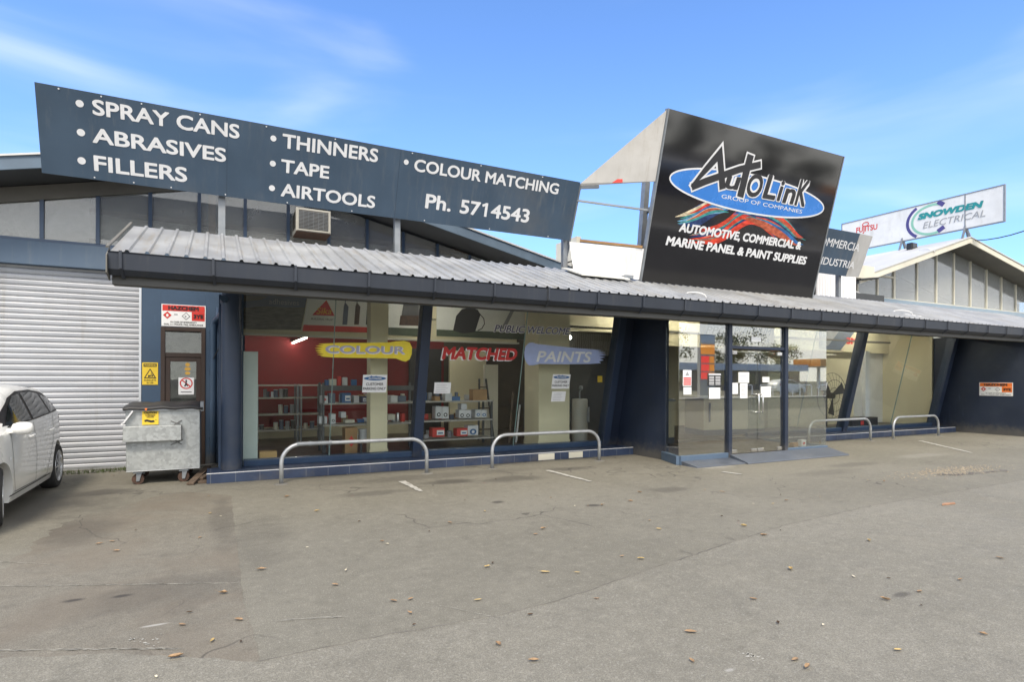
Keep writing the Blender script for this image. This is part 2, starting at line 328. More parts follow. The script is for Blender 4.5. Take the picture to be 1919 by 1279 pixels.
# ------------------------------------------------------------------ mesh helpers
ORG = {}
def V(*a): return Vector(a)
class MB:
    def __init__(s): s.v = []; s.f = []
    def add(s, vs, fs):
        o = len(s.v); s.v += [tuple(p) for p in vs]; s.f += [tuple(i+o for i in f) for f in fs]; return s
    def box(s, x0, x1, y0, y1, z0, z1):
        return s.hexa([(x0,y0,z0),(x1,y0,z0),(x1,y1,z0),(x0,y1,z0),(x0,y0,z1),(x1,y0,z1),(x1,y1,z1),(x0,y1,z1)])
    def hexa(s, p):
        return s.add(p, [(0,3,2,1),(4,5,6,7),(0,1,5,4),(1,2,6,5),(2,3,7,6),(3,0,4,7)])
    def bar(s, a, b, wx, wz, up=(0,0,1)):
        a = Vector(a); b = Vector(b); d = (b-a).normalized(); u = Vector(up)
        if abs(d.dot(u)) > .98: u = V(1, 0, 0)
        x = d.cross(u).normalized(); z = x.cross(d).normalized(); x *= wx/2; z *= wz/2
        return s.hexa([a-x-z, a+x-z, b+x-z, b-x-z, a-x+z, a+x+z, b+x+z, b-x+z])
    def tube(s, path, r, n=12, cap=True):
        P = [Vector(p) for p in path]; rings = []; prev = None
        rr = r if isinstance(r, (list, tuple)) else [r]*len(P)
        for i, p in enumerate(P):
            d = ((P[i+1]-p) if i < len(P)-1 else (p-P[i-1])).normalized()
            if 0 < i < len(P)-1: d = ((P[i+1]-p).normalized()+(p-P[i-1]).normalized()).normalized()
            u = prev if prev is not None else (V(0, 0, 1) if abs(d.z) < .9 else V(1, 0, 0))
            x = d.cross(u)
            x = x.normalized() if x.length > 1e-6 else V(1, 0, 0)
            u2 = x.cross(d).normalized(); prev = u2
            rings.append([p+(x*math.cos(a)+u2*math.sin(a))*rr[i] for a in [2*math.pi*k/n for k in range(n)]])
        vs = [q for g in rings for q in g]; fs = []
        for i in range(len(P)-1):
            for k in range(n):
                k2 = (k+1) % n; fs.append((i*n+k, i*n+k2, (i+1)*n+k2, (i+1)*n+k))
        if cap: fs += [tuple(reversed(range(n))), tuple(range((len(P)-1)*n, len(P)*n))]
        return s.add(vs, fs)
    def cyl(s, a, b, r, n=20, r2=None): return s.tube([a, b], [r, r if r2 is None else r2], n)
    def lathe(s, c, prof, n=20, axis='z'):
        vs = []; fs = []
        for (r, h) in prof:
            for k in range(n):
                a = 2*math.pi*k/n
                q = (r*math.cos(a), r*math.sin(a), h)
                if axis == 'x': q = (q[2], q[0], q[1])
                if axis == 'y': q = (q[0], q[2], q[1])
                vs.append((c[0]+q[0], c[1]+q[1], c[2]+q[2]))
        for i in range(len(prof)-1):
            for k in range(n):
                k2 = (k+1) % n; fs.append((i*n+k, i*n+k2, (i+1)*n+k2, (i+1)*n+k))
        fs += [tuple(reversed(range(n))), tuple(range((len(prof)-1)*n, len(prof)*n))]
        return s.add(vs, fs)
    def prism(s, poly, d):
        d = Vector(d); n = len(poly); P = [Vector(p) for p in poly]
        return s.add(P+[p+d for p in P], [tuple(reversed(range(n))), tuple(range(n, 2*n))]+[(i, (i+1) % n, (i+1) % n+n, i+n) for i in range(n)])
    def poly(s, pts): return s.add(pts, [tuple(range(len(pts)))])
    def build(s, name, mat, parent=None, smooth=False, bevel=0, label=None, local=False, recalc=True):
        me = bpy.data.meshes.new(name)
        vs = s.v
        if parent is not None and not local:
            o = ORG.get(parent.name, V(0, 0, 0)); vs = [(p[0]-o[0], p[1]-o[1], p[2]-o[2]) for p in vs]
        me.from_pydata(vs, [], s.f)
        mats = mat if isinstance(mat, (list, tuple)) else [mat]
        for m in mats: me.materials.append(K[m] if isinstance(m, str) else m)
        if recalc:
            bm = bmesh.new(); bm.from_mesh(me); bmesh.ops.recalc_face_normals(bm, faces=bm.faces); bm.to_mesh(me); bm.free()
        if smooth:
            for p in me.polygons: p.use_smooth = True
        ob = bpy.data.objects.new(name, me); COL.objects.link(ob)
        if parent is not None: ob.parent = parent; ORG[ob.name] = ORG.get(parent.name, V(0, 0, 0)) if not local else V(0, 0, 0)
        if bevel:
            md = ob.modifiers.new('edge', 'BEVEL'); md.width = bevel; md.segments = 2; md.limit_method = 'ANGLE'; md.angle_limit = R(40)
        if smooth and smooth != 'full':
            me.set_sharp_from_angle(angle=R(40))
        if label: ob['label'] = label
        return ob
def tag(o, label, cat, group=None):
    o['label'] = label; o['category'] = cat
    if group: o['group'] = group
    return o
def thing(name, label, cat, loc, group=None, rz=0):
    o = bpy.data.objects.new(name, None); COL.objects.link(o); o.location = loc; o.rotation_euler = (0, 0, rz); o.empty_display_size = .2
    ORG[o.name] = Vector(loc) if rz == 0 else V(0, 0, 0)
    return tag(o, label, cat, group)
def struct(o): o['kind'] = 'structure'; return o
def stuff(o): o['kind'] = 'stuff'; return o
def copy_tree(o, parent=None):
    c = o.copy(); COL.objects.link(c)
    if parent is not None: c.parent = parent
    for ch in list(o.children): copy_tree(ch, c)
    return c

# pixel -> ray of the surveyed view, used to read off real positions on real planes
_c, _s = math.cos(PS), math.sin(PS)
def ray(u, v):
    v = v-ROLL*(u-960); x = (u-960)/CF
    return V(x*_c+_s, -x*_s+_c, (H0-v)/CF)
CAM = V(0, 0, CH)
def atY(u, v, y): d = ray(u, v); return CAM+d*(y/d.y)
def atX(u, v, x): d = ray(u, v); return CAM+d*(x/d.x)
def atZ(u, v, z=0): d = ray(u, v); return CAM+d*((z-CH)/d.z)
class PL:
    def __init__(s, o, ex, ey):
        s.o = Vector(o); s.ex = Vector(ex).normalized(); ey = Vector(ey); s.ey = (ey-s.ex*ey.dot(s.ex)).normalized(); s.n = s.ex.cross(s.ey)
    def pt(s, a, b, off=0): return s.o+s.ex*a+s.ey*b+s.n*off
    def px(s, u, v):
        d = ray(u, v); t = (s.o-CAM).dot(s.n)/d.dot(s.n); p = CAM+d*t-s.o
        return (p.dot(s.ex), p.dot(s.ey))
    def slab(s, a0, b0, a1, b1, off0, off1, mb=None):
        mb = mb or MB()
        return mb.hexa([s.pt(a0,b0,off0), s.pt(a1,b0,off0), s.pt(a1,b0,off1), s.pt(a0,b0,off1), s.pt(a0,b1,off0), s.pt(a1,b1,off0), s.pt(a1,b1,off1), s.pt(a0,b1,off1)])
    def quad(s, a0, b0, a1, b1, off, mb=None):
        mb = mb or MB(); return mb.poly([s.pt(a0,b0,off), s.pt(a1,b0,off), s.pt(a1,b1,off), s.pt(a0,b1,off)])
    def ring(s, a, b, ra, rb, off, n=40, mb=None):
        mb = mb or MB(); return mb.poly([s.pt(a+ra*math.cos(2*math.pi*k/n), b+rb*math.sin(2*math.pi*k/n), off) for k in range(n)])
    def ribbon(s, pts, wd, off, closed=False, mb=None):
        mb = mb or MB(); n = len(pts); P = [Vector((p[0], p[1])) for p in pts]
        ws = wd if isinstance(wd, (list, tuple)) else [wd]*n
        L = []; Rr = []
        for i in range(n):
            if closed: a, b = P[i-1], P[(i+1) % n]
            else: a, b = P[max(0, i-1)], P[min(n-1, i+1)]
            d1 = (P[i]-a).normalized() if (P[i]-a).length > 1e-9 else (b-P[i]).normalized()
            d2 = (b-P[i]).normalized() if (b-P[i]).length > 1e-9 else d1
            n1 = Vector((-d1.y, d1.x)); n2 = Vector((-d2.y, d2.x)); m = (n1+n2)
            m = m.normalized() if m.length > 1e-6 else n1
            k = ws[i]/2/max(.45, m.dot(n1)); L.append(P[i]+m*k); Rr.append(P[i]-m*k)
        vs = [s.pt(p.x, p.y, off) for p in L]+[s.pt(p.x, p.y, off) for p in Rr]
        fs = [(i, n+i, n+(i+1) % n, (i+1) % n) for i in range(n if closed else n-1)]
        return mb.add(vs, fs)
_tc = {}
def text2d(body, off=0.0, shear=0.0, space=1.0):
    k = (body, off, shear, space)
    if k not in _tc:
        cu = bpy.data.curves.new('lettering', 'FONT'); cu.body = body; cu.size = 1; cu.offset = off; cu.shear = shear; cu.space_character = space; cu.resolution_u = 4
        ob = bpy.data.objects.new('lettering', cu); COL.objects.link(ob)
        dg = bpy.context.evaluated_depsgraph_get(); me = bpy.data.meshes.new_from_object(ob.evaluated_get(dg))
        vs = [(v.co.x, v.co.y) for v in me.vertices]; fs = [tuple(p.vertices) for p in me.polygons]
        bpy.data.objects.remove(ob); bpy.data.curves.remove(cu); bpy.data.meshes.remove(me); _tc[k] = (vs, fs)
    return _tc[k]
CAPH = max(p[1] for p in text2d('H')[0])
def text(pl, body, bl, br, h, off, mb=None, bold=.02, shear=0.0, space=1.0):
    """lettering laid on plane pl: bl, br = baseline ends (a, b), h = cap height in metres; bold thickens the strokes"""
    mb = mb or MB(); vs, fs = text2d(body, 0, shear, space); bold = max(0, bold)
    x0 = min(p[0] for p in vs)-bold; x1 = max(p[0] for p in vs)+bold
    bl = Vector(bl); d = Vector(br)-bl; n = 1 if bold == 0 else (8 if bold < .05 else 16)
    for k in range(n):
        a = 2*math.pi*(k+.5)/n; sx_, sy_ = (0, 0) if n == 1 else (bold*max(-1, min(1, 1.25*math.cos(a))), bold*max(-1, min(1, 1.25*math.sin(a))))
        out = []
        for (x, y) in vs:
            q = bl+d*((x+sx_-x0)/(x1-x0)); out.append(pl.pt(q.x, q.y+h*(y+sy_+bold)/(CAPH+2*bold), off+.00012*k))
        mb.add(out, fs)
    return mb
def textpx(pl, body, blp, brp, tlp, off, **kw):
    a = pl.px(*blp); b = pl.px(*brp); c = pl.px(*tlp)
    return text(pl, body, a, b, c[1]-a[1], off, **kw)

# ================================================================== GROUND
def sheet(name, pts, z, mat, n=0): return struct(MB().poly([(x, y, z) for x, y in pts]).build(name, mat))
sheet('ground', [(-400, -400), (400, -400), (400, 400), (-400, 400)], -.03, 'road')
sheet('car_park', [(-30, -3.2), (45, -3.2), (45, 16), (-30, 16)], 0, 'asphalt')
def ragged(pts, amp, step=.09):
    out = []
    for a, b in zip(pts[:-1], pts[1:]):
        L = math.hypot(b[0]-a[0], b[1]-a[1]); k = max(1, int(L/step))
        for i in range(k):
            t = i/k; out.append((a[0]+(b[0]-a[0])*t+random.uniform(-amp, amp), a[1]+(b[1]-a[1])*t+random.uniform(-amp, amp)))
    out.append(pts[-1]); return out
seam = ragged([(.23, 3.62), (.90, 3.63), (1.73, 3.60), (2.2, 3.63), (3.07, 3.84), (4.31, 4.12), (5.57, 4.40), (7.5, 4.6), (12, 4.7), (24, 4.9)], .012)
sheet('driveway', seam+[(45, 4.9), (45, -3.2), (-9, -3.2), (-9, 4.2), (-3, 4.3)]+ragged([(-1.5, 4.45), (-.57, 4.13), (.23, 3.62)], .015)[:-1], .004, 'apron')
sheet('asphalt_patch', ragged([(-.30, 9.4), (.20, 8.86), (.19, 6.09), (.19, 4.63), (.235, 3.66)], .008)+ragged([(.2, 3.55), (-.57, 4.0), (-1.5, 4.3)], .01)+ragged([(-1.6, 6.0), (-1.5, 8.0), (-.6, 9.45)], .05), .002, 'asphaltpatch')
sheet('pavement_joint', [(p[0], p[1]-.002) for p in seam]+[(p[0]+random.uniform(-.01, .01), p[1]+.001+random.uniform(0, .006)) for p in reversed(seam)], .008, 'joint')
for i, (a, b, wd) in enumerate([((2.60, 8.92), (2.62, 8.02), .11), ((5.20, 8.88), (5.25, 7.62), .10), ((7.86, 7.42), (7.95, 7.08), .10), ((16.60, 8.93), (14.93, 6.97), .11)]):
    a = Vector(a); b = Vector(b); d = (b-a).normalized(); nn = Vector((-d.y, d.x))*wd/2
    L = ragged([tuple(a+nn), tuple(b+nn*.6)], .012, .06); Rg = ragged([tuple(b-nn*.6), tuple(a-nn)], .012, .06)
    sheet('parking_line', L+Rg, .009, 'linepaint')
# faint scuffed chalk lines and a dried paint splash
rf = random.Random(31)
def scuff(a, b, n_, wd=.006):
    a = atZ(*a); b = atZ(*b); m = MB()
    for _ in range(n_):
        t = rf.random(); p = a+(b-a)*t; L = rf.uniform(.01, .07); d = (b-a).normalized(); nn = V(-d.y, d.x, 0)*rf.uniform(.25, 1)*wd/2; p = p+V(-d.y, d.x, 0)*rf.gauss(0, .006)
        m.add([tuple(p-d*L-nn*.3), tuple(p-nn), tuple(p+d*L), tuple(p+nn)], [(0, 1, 2, 3)])
    m.v = [(x, y, .0062) for x, y, z in m.v]; struct(m.build('faded_line', 'scuff'))
scuff((0, 1101), (445, 1095), 150); scuff((0, 1054), (100, 1060), 30); scuff((0, 1222), (330, 1218), 110); scuff((1030, 1180), (770, 1125), 20, .005); scuff((530, 1165), (640, 1158), 30)
m = MB()
for _ in range(20):
    p = atZ(rf.gauss(275, 14), rf.gauss(1203, 6)); r_ = rf.uniform(.003, .011); m.poly([(p.x+r_*math.cos(a)*rf.uniform(.4, 1.6), p.y+r_*math.sin(a)*rf.uniform(.4, 1.2), 0.0066) for a in (0, 1, 2, 3, 4, 5)])
for _ in range(20):
    p = atZ(rf.gauss(1405, 9), rf.gauss(1232, 4)); r_ = rf.uniform(.004, .012); m.poly([(p.x+r_*math.cos(a)*rf.uniform(.4, 1.6), p.y+r_*math.sin(a)*rf.uniform(.4, 1.2), 0.0066) for a in (0, 1, 2, 3, 4, 5)])
struct(m.build('paint_splash', 'splash'))
# pothole with loose stones
gm = MB()
for _ in range(750):
    x = random.gauss(11.6, .75); y = random.gauss(5.72, .16)
    r = random.uniform(.004, .017); 
    ps = [(x+r*math.cos(a)*random.uniform(.7, 1.2), y+r*math.sin(a)*random.uniform(.7, 1.2), 0.005) for a in (0, 1.3, 2.5, 3.8, 5)]
    gm.add(ps+[(x, y, .005+r*random.uniform(.5, .9))], [(0,1,5), (1,2,5), (2,3,5), (3,4,5), (4,0,5)])
g = stuff(gm.build('gravel', 'gravelstone')); g['label'] = 'loose pale gravel spilled from a pothole in the car park'; g['category'] = 'gravel'
sheet('pothole', ragged([(10.9, 5.55), (11.6, 5.36), (12.5, 5.3), (12.75, 5.4), (11.7, 5.5), (11.0, 5.66)], .05, .10), .0055, 'joint')
sh = MB(); p = atZ(1775, 947)
sh.prism([(p.x-.14, p.y-.02, .008), (p.x+.12, p.y-.045, .008), (p.x+.16, p.y-.01, .01), (p.x-.05, p.y+.02, .01)], (0, 0, .014))
tag(sh.build('timber_offcut', 'brick'), 'small reddish broken offcut lying beside the gravel patch', 'offcut')
# weeds along the roller door
gr = MB()
for _ in range(420):
    x = random.choice([random.uniform(-2.6, -1.2), random.gauss(-1.6, .3)]); y = 12.13+random.uniform(-.22, .03); h = random.uniform(.02, .08)
    a = random.uniform(0, 6.28); dx, dy = math.cos(a)*.008, math.sin(a)*.008
    gr.add([(x-dx, y-dy, 0), (x+dx, y+dy, 0), (x+dx*2+random.uniform(-.03, .03), y+random.uniform(-.04, .01), h)], [(0, 1, 2)])
g = stuff(gr.build('grass', 'grass')); g['label'] = 'weeds growing along the foot of the roller door'; g['category'] = 'weeds'

# ================================================================== SHOP BUILDING
B = thing('shop_building', 'long navy blue auto paint shop with leaning shopfront glass and metal canopy', 'shop', (8, 12.2, 0))
YW = 12.2
GLZ0 = .16
GP = PL((0, 10.58, GLZ0), (1, 0, 0), (0, -.225, 1))           # leaning shopfront plane
GH = (2.95-GLZ0)*1.025
WALL = PL((0, YW, 0), (1, 0, 0), (0, 0, 1))
zr = lambda x: 5.70-.226*abs(x-.5)                             # gable roof edge
# warehouse wall: lintel band, wall right of roller door, wall above door
for q in ((-9, -5.2, 0), (-1.17, -.871, 0), (-.87, -.161, 2.521), (-.16, .5, 0)): MB().box(q[0], q[1], YW, YW+.2, q[2], 3.458).build('wall', 'blue', B)
m = MB(); m.box(-9, 7.4, YW-.06, YW+.2, 3.46, 3.85); m.build('lintel_beam', 'blueband', B, bevel=.008)
m = MB(); m.box(-5.2, -1.17, YW+.0, YW+.12, 0, .03); m.box(-6, .3, YW-.25, YW, -.01, .012); m.build('door_sill', 'soffit', B)
# roller door
rd = MB(); prof = []
z = .03; pitch = .094
while z < 3.44:
    for t, d_ in ((0, .0), (.05, .004), (.11, .015), (.45, .020), (.80, .016), (.93, .010), (.97, .0)): prof.append((z+pitch*t, d_))
    z += pitch
vs = []; fs = []
for (zz, d) in prof: vs += [(-5.2, YW+.10-d, min(zz, 3.46)), (-1.17, YW+.10-d, min(zz, 3.46))]
for i in range(len(prof)-1): fs.append((2*i, 2*i+1, 2*i+3, 2*i+2))
rd.add(vs, fs); rdo = rd.build('roller_door', 'roller', B, recalc=False)
MB().box(-5.2, -1.17, YW+.05, YW+.085, .012, .075).build('bottom_rail', 'alu', rdo)
MB().box(-1.2, -1.165, YW-.01, YW+.09, .012, 3.455).build('guide_channel', 'alu', rdo)
# side door
D = MB().box(-.87, -.80, YW-.02, YW+.09, 0, 2.52).box(-.23, -.16, YW-.02, YW+.09, 0, 2.52).box(-.80, -.23, YW-.02, YW+.09, 2.45, 2.52).box(-.80, -.23, YW-.01, YW+.08, 1.98, 2.06).build('side_door', 'brown', B, bevel=.006)
MB().box(-.80, -.72, YW+.0, YW+.05, 0, 1.98).box(-.31, -.23, YW+.0, YW+.05, 0, 1.98).box(-.72, -.31, YW+.0, YW+.05, 1.90, 1.98).box(-.72, -.31, YW+.0, YW+.05, 0, .9).build('door_leaf', 'brown', D, bevel=.005)
MB().box(-.72, -.31, YW+.02, YW+.028, .9, 1.90).box(-.80, -.23, YW+.02, YW+.028, 2.06, 2.45).build('pane', 'doorglass', D)
MB().cyl((-.28, YW+.0, 1.05), (-.28, YW-.05, 1.05), .012).cyl((-.28, YW-.05, 1.05), (-.38, YW-.05, 1.05), .012).build('handle', 'alu', D, smooth=True)
# gable glazing
x0 = -8.7; mx = [-2.57+.767*k for k in range(-8, 13)]
fr = MB(); MU = []
for x in mx:
    t = zr(x)-.28
    if t > 3.95: MU.append((x-.028, x+.028, YW-.03, YW+.05, 3.901, t))
fr.box(-8.7, 7.2, YW-.02, YW+.04, 3.85, 3.90)
gw = fr.build('gable_window', 'frame', B)
MB().prism([(-8.7, YW-.05, zr(-8.7)-.22), (.5, YW-.05, zr(.5)-.22), (.5, YW-.05, zr(.5)-.46), (-8.7, YW-.05, zr(-8.7)-.46)], (0, .018, 0)).build('rake_beam', 'soffit', B)
for q in MU: MB().box(*q).build('mullion', 'frame', gw)
MB().prism([(-8.7, YW+.01, 3.9), (7.2, YW+.01, 3.9), (7.2, YW+.01, zr(7.2)-.27), (.5, YW+.01, zr(.5)-.27), (-8.7, YW+.01, zr(-8.7)-.27)], (0, .008, 0)).build('pane', 'clerestory', gw)
MB().box(-1.95, 7.1, YW+.22, YW+.32, 3.2, 4.45).prism([(-8.6, YW+.6, 3.2), (-2.0, YW+.6, 3.2), (-2.0, YW+.6, zr(-2)-.3), (-8.6, YW+.6, zr(-8.6)-.3)], (0, .1, 0)).build('inner_lining', 'board', B)
MB().box(-1.95, 7.1, YW+.16, YW+.219, 3.95, 4.02).box(-1.95, 7.1, YW+.15, YW+.24, 4.451, 4.53).bar((2.1, YW+.15, 3.6), (3.6, YW+.15, 4.6), .06, .1).bar((6.9, YW+.15, 3.75), (4.2, YW+.15, 4.5), .05, .09).build('truss', 'plank', B)
MB().box(-.12, 0.0, YW+.10, YW+.2, 3.4, 5.25).build('inner_post', 'timber', B)
MB().box(.12, .56, YW+.12, YW+.17, 3.4, 4.42).build('inner_door', 'white', B)
MB().box(1.12, 1.62, YW+.09, YW+.12, 3.86, 3.95).box(1.68, 2.0, YW+.09, YW+.12, 3.86, 3.95).build('inner_strip_sign', 'skylight', B)
# gable roofs (first and middle gable)
def gable(x_l, x_p, x_r, z_l, z_p, z_r, yf, yb, mats, parent, pre=''):
    def edge(xa, za, xb, zb, mb, y0, y1, d0, d1): mb.hexa([(xa,y0,za-d1),(xb,y0,zb-d1),(xb,y1,zb-d1),(xa,y1,za-d1),(xa,y0,za-d0),(xb,y0,zb-d0),(xb,y1,zb-d0),(xa,y1,za-d0)])
    r = MB(); edge(x_l, z_l, x_p, z_p, r, yf-.03, yb, -.03, .0); edge(x_p, z_p, x_r, z_r, r, yf-.03, yb, -.03, .0)
    ro = r.build('gable_roof', mats[0], parent)
    f = MB(); edge(x_l, z_l, x_p, z_p, f, yf, yf+.04, .001, .20); edge(x_p, z_p, x_r, z_r, f, yf, yf+.04, .001, .20); f.build('barge_board', mats[1], ro)
    s_ = MB(); edge(x_l, z_l, x_p, z_p, s_, yf+.041, yb-.1, .10, .20); edge(x_p, z_p, x_r, z_r, s_, yf+.041, yb-.1, .10, .20); s_.build('soffit', mats[2], ro)
    return ro
gable(-8.9, .5, 7.25, zr(-8.9), zr(.5), zr(7.25), 11.35, 30, ('cladroof', 'greyblue', 'soffitdark'), B)
gable(7.3, 12.6, 18.05, 4.3, 5.45, 4.22, 11.35, 30, ('cladroof', 'soffitdark', 'soffitdark'), B)
MB().box(7.3, 7.42, 11.2, 12.1, 3.6, 4.85).box(7.42, 7.9, 11.3, 12.0, 3.6, 4.62).build('valley_box', 'creamext', B)
MB().box(7.5, 18, YW, YW+.2, 3.0, 4.1).build('middle_gable_wall', 'white', B)
m = MB(); x = 15.55
while x < 17.3: m.box(x, x+.085, 11.15, 11.2, 3.7, 4.75); m.box(x+.085, x+.12, 11.165, 11.2, 3.7, 4.75); x += .12
m.build('ribbed_parapet', 'whitesheet', B)

# ---- canopy
CX0, CX1 = -1.07, 24.0
y0, z0, y1, z1 = 8.03, 3.06, 10.16, 3.83
pr_ = [(0, 0), (.130, 0), (.145, .026), (.172, .026), (.188, 0)]
xs = []; x = CX0
while x < CX1:
    xs += [(x+a, b) for a, b in pr_]; x += .2
vs = []; fs = []
sl = math.atan2(z1-z0, y1-y0); nz, ny = math.cos(sl), -math.sin(sl)
for (x, h) in xs: vs += [(x, y0+ny*h, z0+nz*h), (x, y1+ny*h, z1+nz*h)]
for i in range(len(xs)-1): fs.append((2*i, 2*i+2, 2*i+3, 2*i+1))
cr = MB().add(vs, fs).build('canopy_roof', 'roofing', B, recalc=False)
md = cr.modifiers.new('thickness', 'SOLIDIFY'); md.thickness = .004; md.offset = -1
# gutter with straps
g = MB().prism([(CX0-.02, 8.0, 3.035), (CX0-.02, 7.985, 3.05), (CX0-.02, 8.01, 3.05), (CX0-.02, 8.02, 2.99), (CX0-.02, 8.16, 2.99), (CX0-.02, 8.16, 2.80), (CX0-.02, 8.10, 2.79), (CX0-.02, 8.02, 2.85)], (CX1-CX0, 0, 0))
go = g.build('gutter', 'gutter', cr, bevel=.004)
MB().box(CX0, CX1, 8.165, 8.20, 2.70, 2.98).box(CX0, CX1, 8.2, 8.36, 2.70, 2.73).build('fascia_board', 'fasciagrey', cr)
k = 0
xx = -.97
while xx < 23.5:
    st = MB().bar((xx, 7.984, 3.062), (xx, 7.992, 2.86), .03, .010, (0, 1, 0)).bar((xx, 7.992, 2.86), (xx+.02, 8.13, 2.765), .035, .012, (0, 1, 0))
    st.build('gutter_strap', 'gutter', cr); xx += .945
MB().box(CX0, 20.6, 8.2, 10.12, 2.95, 2.98).box(20.9, 24, 8.2, 12, 2.95, 2.98).build('canopy_soffit', 'soffitdark', B)
MB().prism([(CX0+.01, 8.2, 2.96), (CX0+.01, 8.2, 3.1), (CX0+.01, 10.14, 3.80), (CX0+.01, 10.14, 2.96)], (.05, 0, 0)).build('canopy_end', 'gutter', B)
MB().bar((CX0-.03, 8.02, 3.10), (CX0-.03, 10.18, 3.88), .03, .02).prism([(CX0-.035, 7.96, 2.80), (CX0-.035, 7.96, 3.0), (CX0-.035, 8.2, 3.13), (CX0-.035, 8.2, 2.74)], (.012, 0, 0)).build('barge_flashing', 'soffit', cr)
MB().box(.3, 20.6, 10.1, 10.15, 2.96, 3.8).box(.3, 20.6, 10.2, 12.19, 3.38, 3.42).build('parapet_board', 'greysheet', B)
# lifted translucent sheet on the canopy roof
a = math.tan(sl); zz = lambda y: z0+(y-y0)*a+.045
MB().prism([(6.15, 9.98, zz(9.98)), (7.28, 9.98, zz(9.98)), (7.28, 9.25, zz(9.25)+.02), (6.15, 9.25, zz(9.25)+.02)], (0, 0, .025)).build('roof_patch_sheet', 'skylight', cr)
# ---- tiled step
st = MB().box(-.11, 7.97, 9.99, 10.62, 0, .155).box(12.02, 20.5, 9.99, 10.62, 0, .155).build('tiled_step', 'tiles', B, bevel=.004)
MB().box(-.112, 7.965, 9.984, 9.998, .147, .158).build('nosing_strip', 'vinyl', st); MB().box(12.03, 20.45, 9.984, 9.998, .147, .158).build('nosing_strip', 'vinyl', st)
p1, p2 = atY(1010, 860, 9.99), atY(1040, 858, 9.99); q1, q2 = atY(1067, 857, 9.99), atY(1093, 855, 9.99)
MB().box(p1.x, p2.x, 9.986, 10.0, .01, .135).box(q1.x, q2.x, 9.986, 10.0, .015, .135).build('bare_patch', 'creamext', st)
# ---- columns
c_ = MB().lathe((.235, 10.36, .156), [(.15, 0), (.15, 2.79)], 32).build('round_column', 'colblue', B, smooth=True)
MB().box(.05, .40, 10.52, 10.75, .156, 2.95).build('corner_post', 'frame', B)
MB().box(.28, .42, 10.76, 12.19, 0, 3.4).build('end_wall', 'blue', B)
for xc in (3.35, 7.63, 15.86, 20.36):
    GP.slab(xc-.088, -.002, xc+.088, GH, -.16, .075).build('leaning_column', 'colnavy', B, bevel=.008)
dp = MB(); dp.tube([(-.03, 12.05, .05), (-.03, 12.05, 2.52), (-.01, 12.02, 2.64), (.08, 11.8, 2.72), (.12, 11.4, 2.75), (.12, 10.2, 2.85)], .055, 16)
for zz_ in (.5, 1.7, 2.45): dp.box(-.10, .04, 12.04, 12.2, zz_, zz_+.03)
dp.build('downpipe', 'blue', B, smooth=True)
MB().tube([(.04, 12.08, .05), (.04, 12.08, 2.9)], .03, 12).build('conduit', 'frame', B, smooth=True)
MB().tube([(-.03, 12.0, 1.95), (.0, 11.98, 2.02), (.06, 11.97, 2.15), (.07, 11.97, 2.3)], .008, 8).build('cable', 'black', B, smooth=True)
# ---- leaning shop windows
JX = {}
def window(xa, xb, joints, name='shop_window'):
    f = GP.slab(xa, .0, xb, .10, -.06, .03)
    o = f.build(name, 'frame', B, bevel=.005)
    GP.slab(xa, GH-.05, xb, GH, -.05, .02).build('head', 'frame', o)
    GP.slab(xa+.002, .102, xb-.002, GH-.052, -.012, -.002).build('pane', 'glass', o)
    for j in joints: GP.slab(j-.006, .104, j+.006, GH-.054, -.02, .004).build('glass_joint', 'tankgreen', o)
    return o
K['tankgreen'] = M('glass_edge_green', (.20, .30, .28), .3, var=.1)
W1 = window(.42, 3.262, [GP.px(624, 700)[0]])
W2 = window(3.438, 7.542, [GP.px(977, 700)[0]])
W3 = window(12.03, 15.772, [13.9])
W4 = window(15.948, 20.27, [18.1])
GP.slab(7.718, 0, 7.972, GH, -.10, .0).build('infill_wall', 'navy', B)
MB().box(7.972, 8.07, 9.08, 10.62, 0, 2.95).build('entry_wall', 'navy', B)
rw = MB().box(20.62, 20.9, 8.3, 12.2, 0, 2.95); GP.slab(20.45, 0, 20.62, GH, -.1, 0, rw); rw.build('projecting_wall', 'navy', B)
# ---- glazed entrance
EY = 8.36; EX0, EX1 = 7.74, 12.0; ZT = 2.94
PP0 = V(8.02, 9.08, 0)
e = MB().box(EX0+.03, 9.0, EY-.02, EY+.09, .0, .17)
e.bar((8.0, 9.08, .085), (EX0+.02, EY+.03, .085), .10, .17)
en = e.build('entrance', 'blueband', B, bevel=.006)
MB().box(10.70, EX1, EY-.02, EY+.09, .0, .17).box(EX1-.05, EX1+.05, EY+.09, 9.98, 0, .17).build('bottom_rail', 'blueband', en, bevel=.006)
m = MB()
for x in (9.04, 10.66): m.box(x-.045, x+.045, EY-.03, EY+.10, .0, ZT)
m.box(9.085, 10.615, EY-.01, EY+.07, 2.22, 2.28); m.box(7.975, 8.06, 9.0, 9.08, .17, ZT)
m.build('mullion', 'navy', en, bevel=.005)
pg = MB().box(EX0+.02, 8.994, EY+.02, EY+.03, .172, ZT).box(10.706, EX1-.002, EY+.02, EY+.03, .172, ZT).box(9.087, 10.613, EY+.02, EY+.03, 2.282, ZT).box(EX1-.012, EX1-.002, EY+.032, 10.5, .172, ZT)
d1 = (V(8.0, 9.0, 0)-V(EX0+.02, EY+.02, 0)); nn = V(-d1.y, d1.x, 0).normalized()*.005
A_, B_ = V(EX0+.02, EY+.03, .172), V(7.99, 9.0, .172)
pg.hexa([A_-nn, A_+nn, B_+nn, B_-nn]+[q+V(0, 0, ZT-.172) for q in (A_-nn, A_+nn, B_+nn, B_-nn)])
pg.build('pane', 'podglass', en)
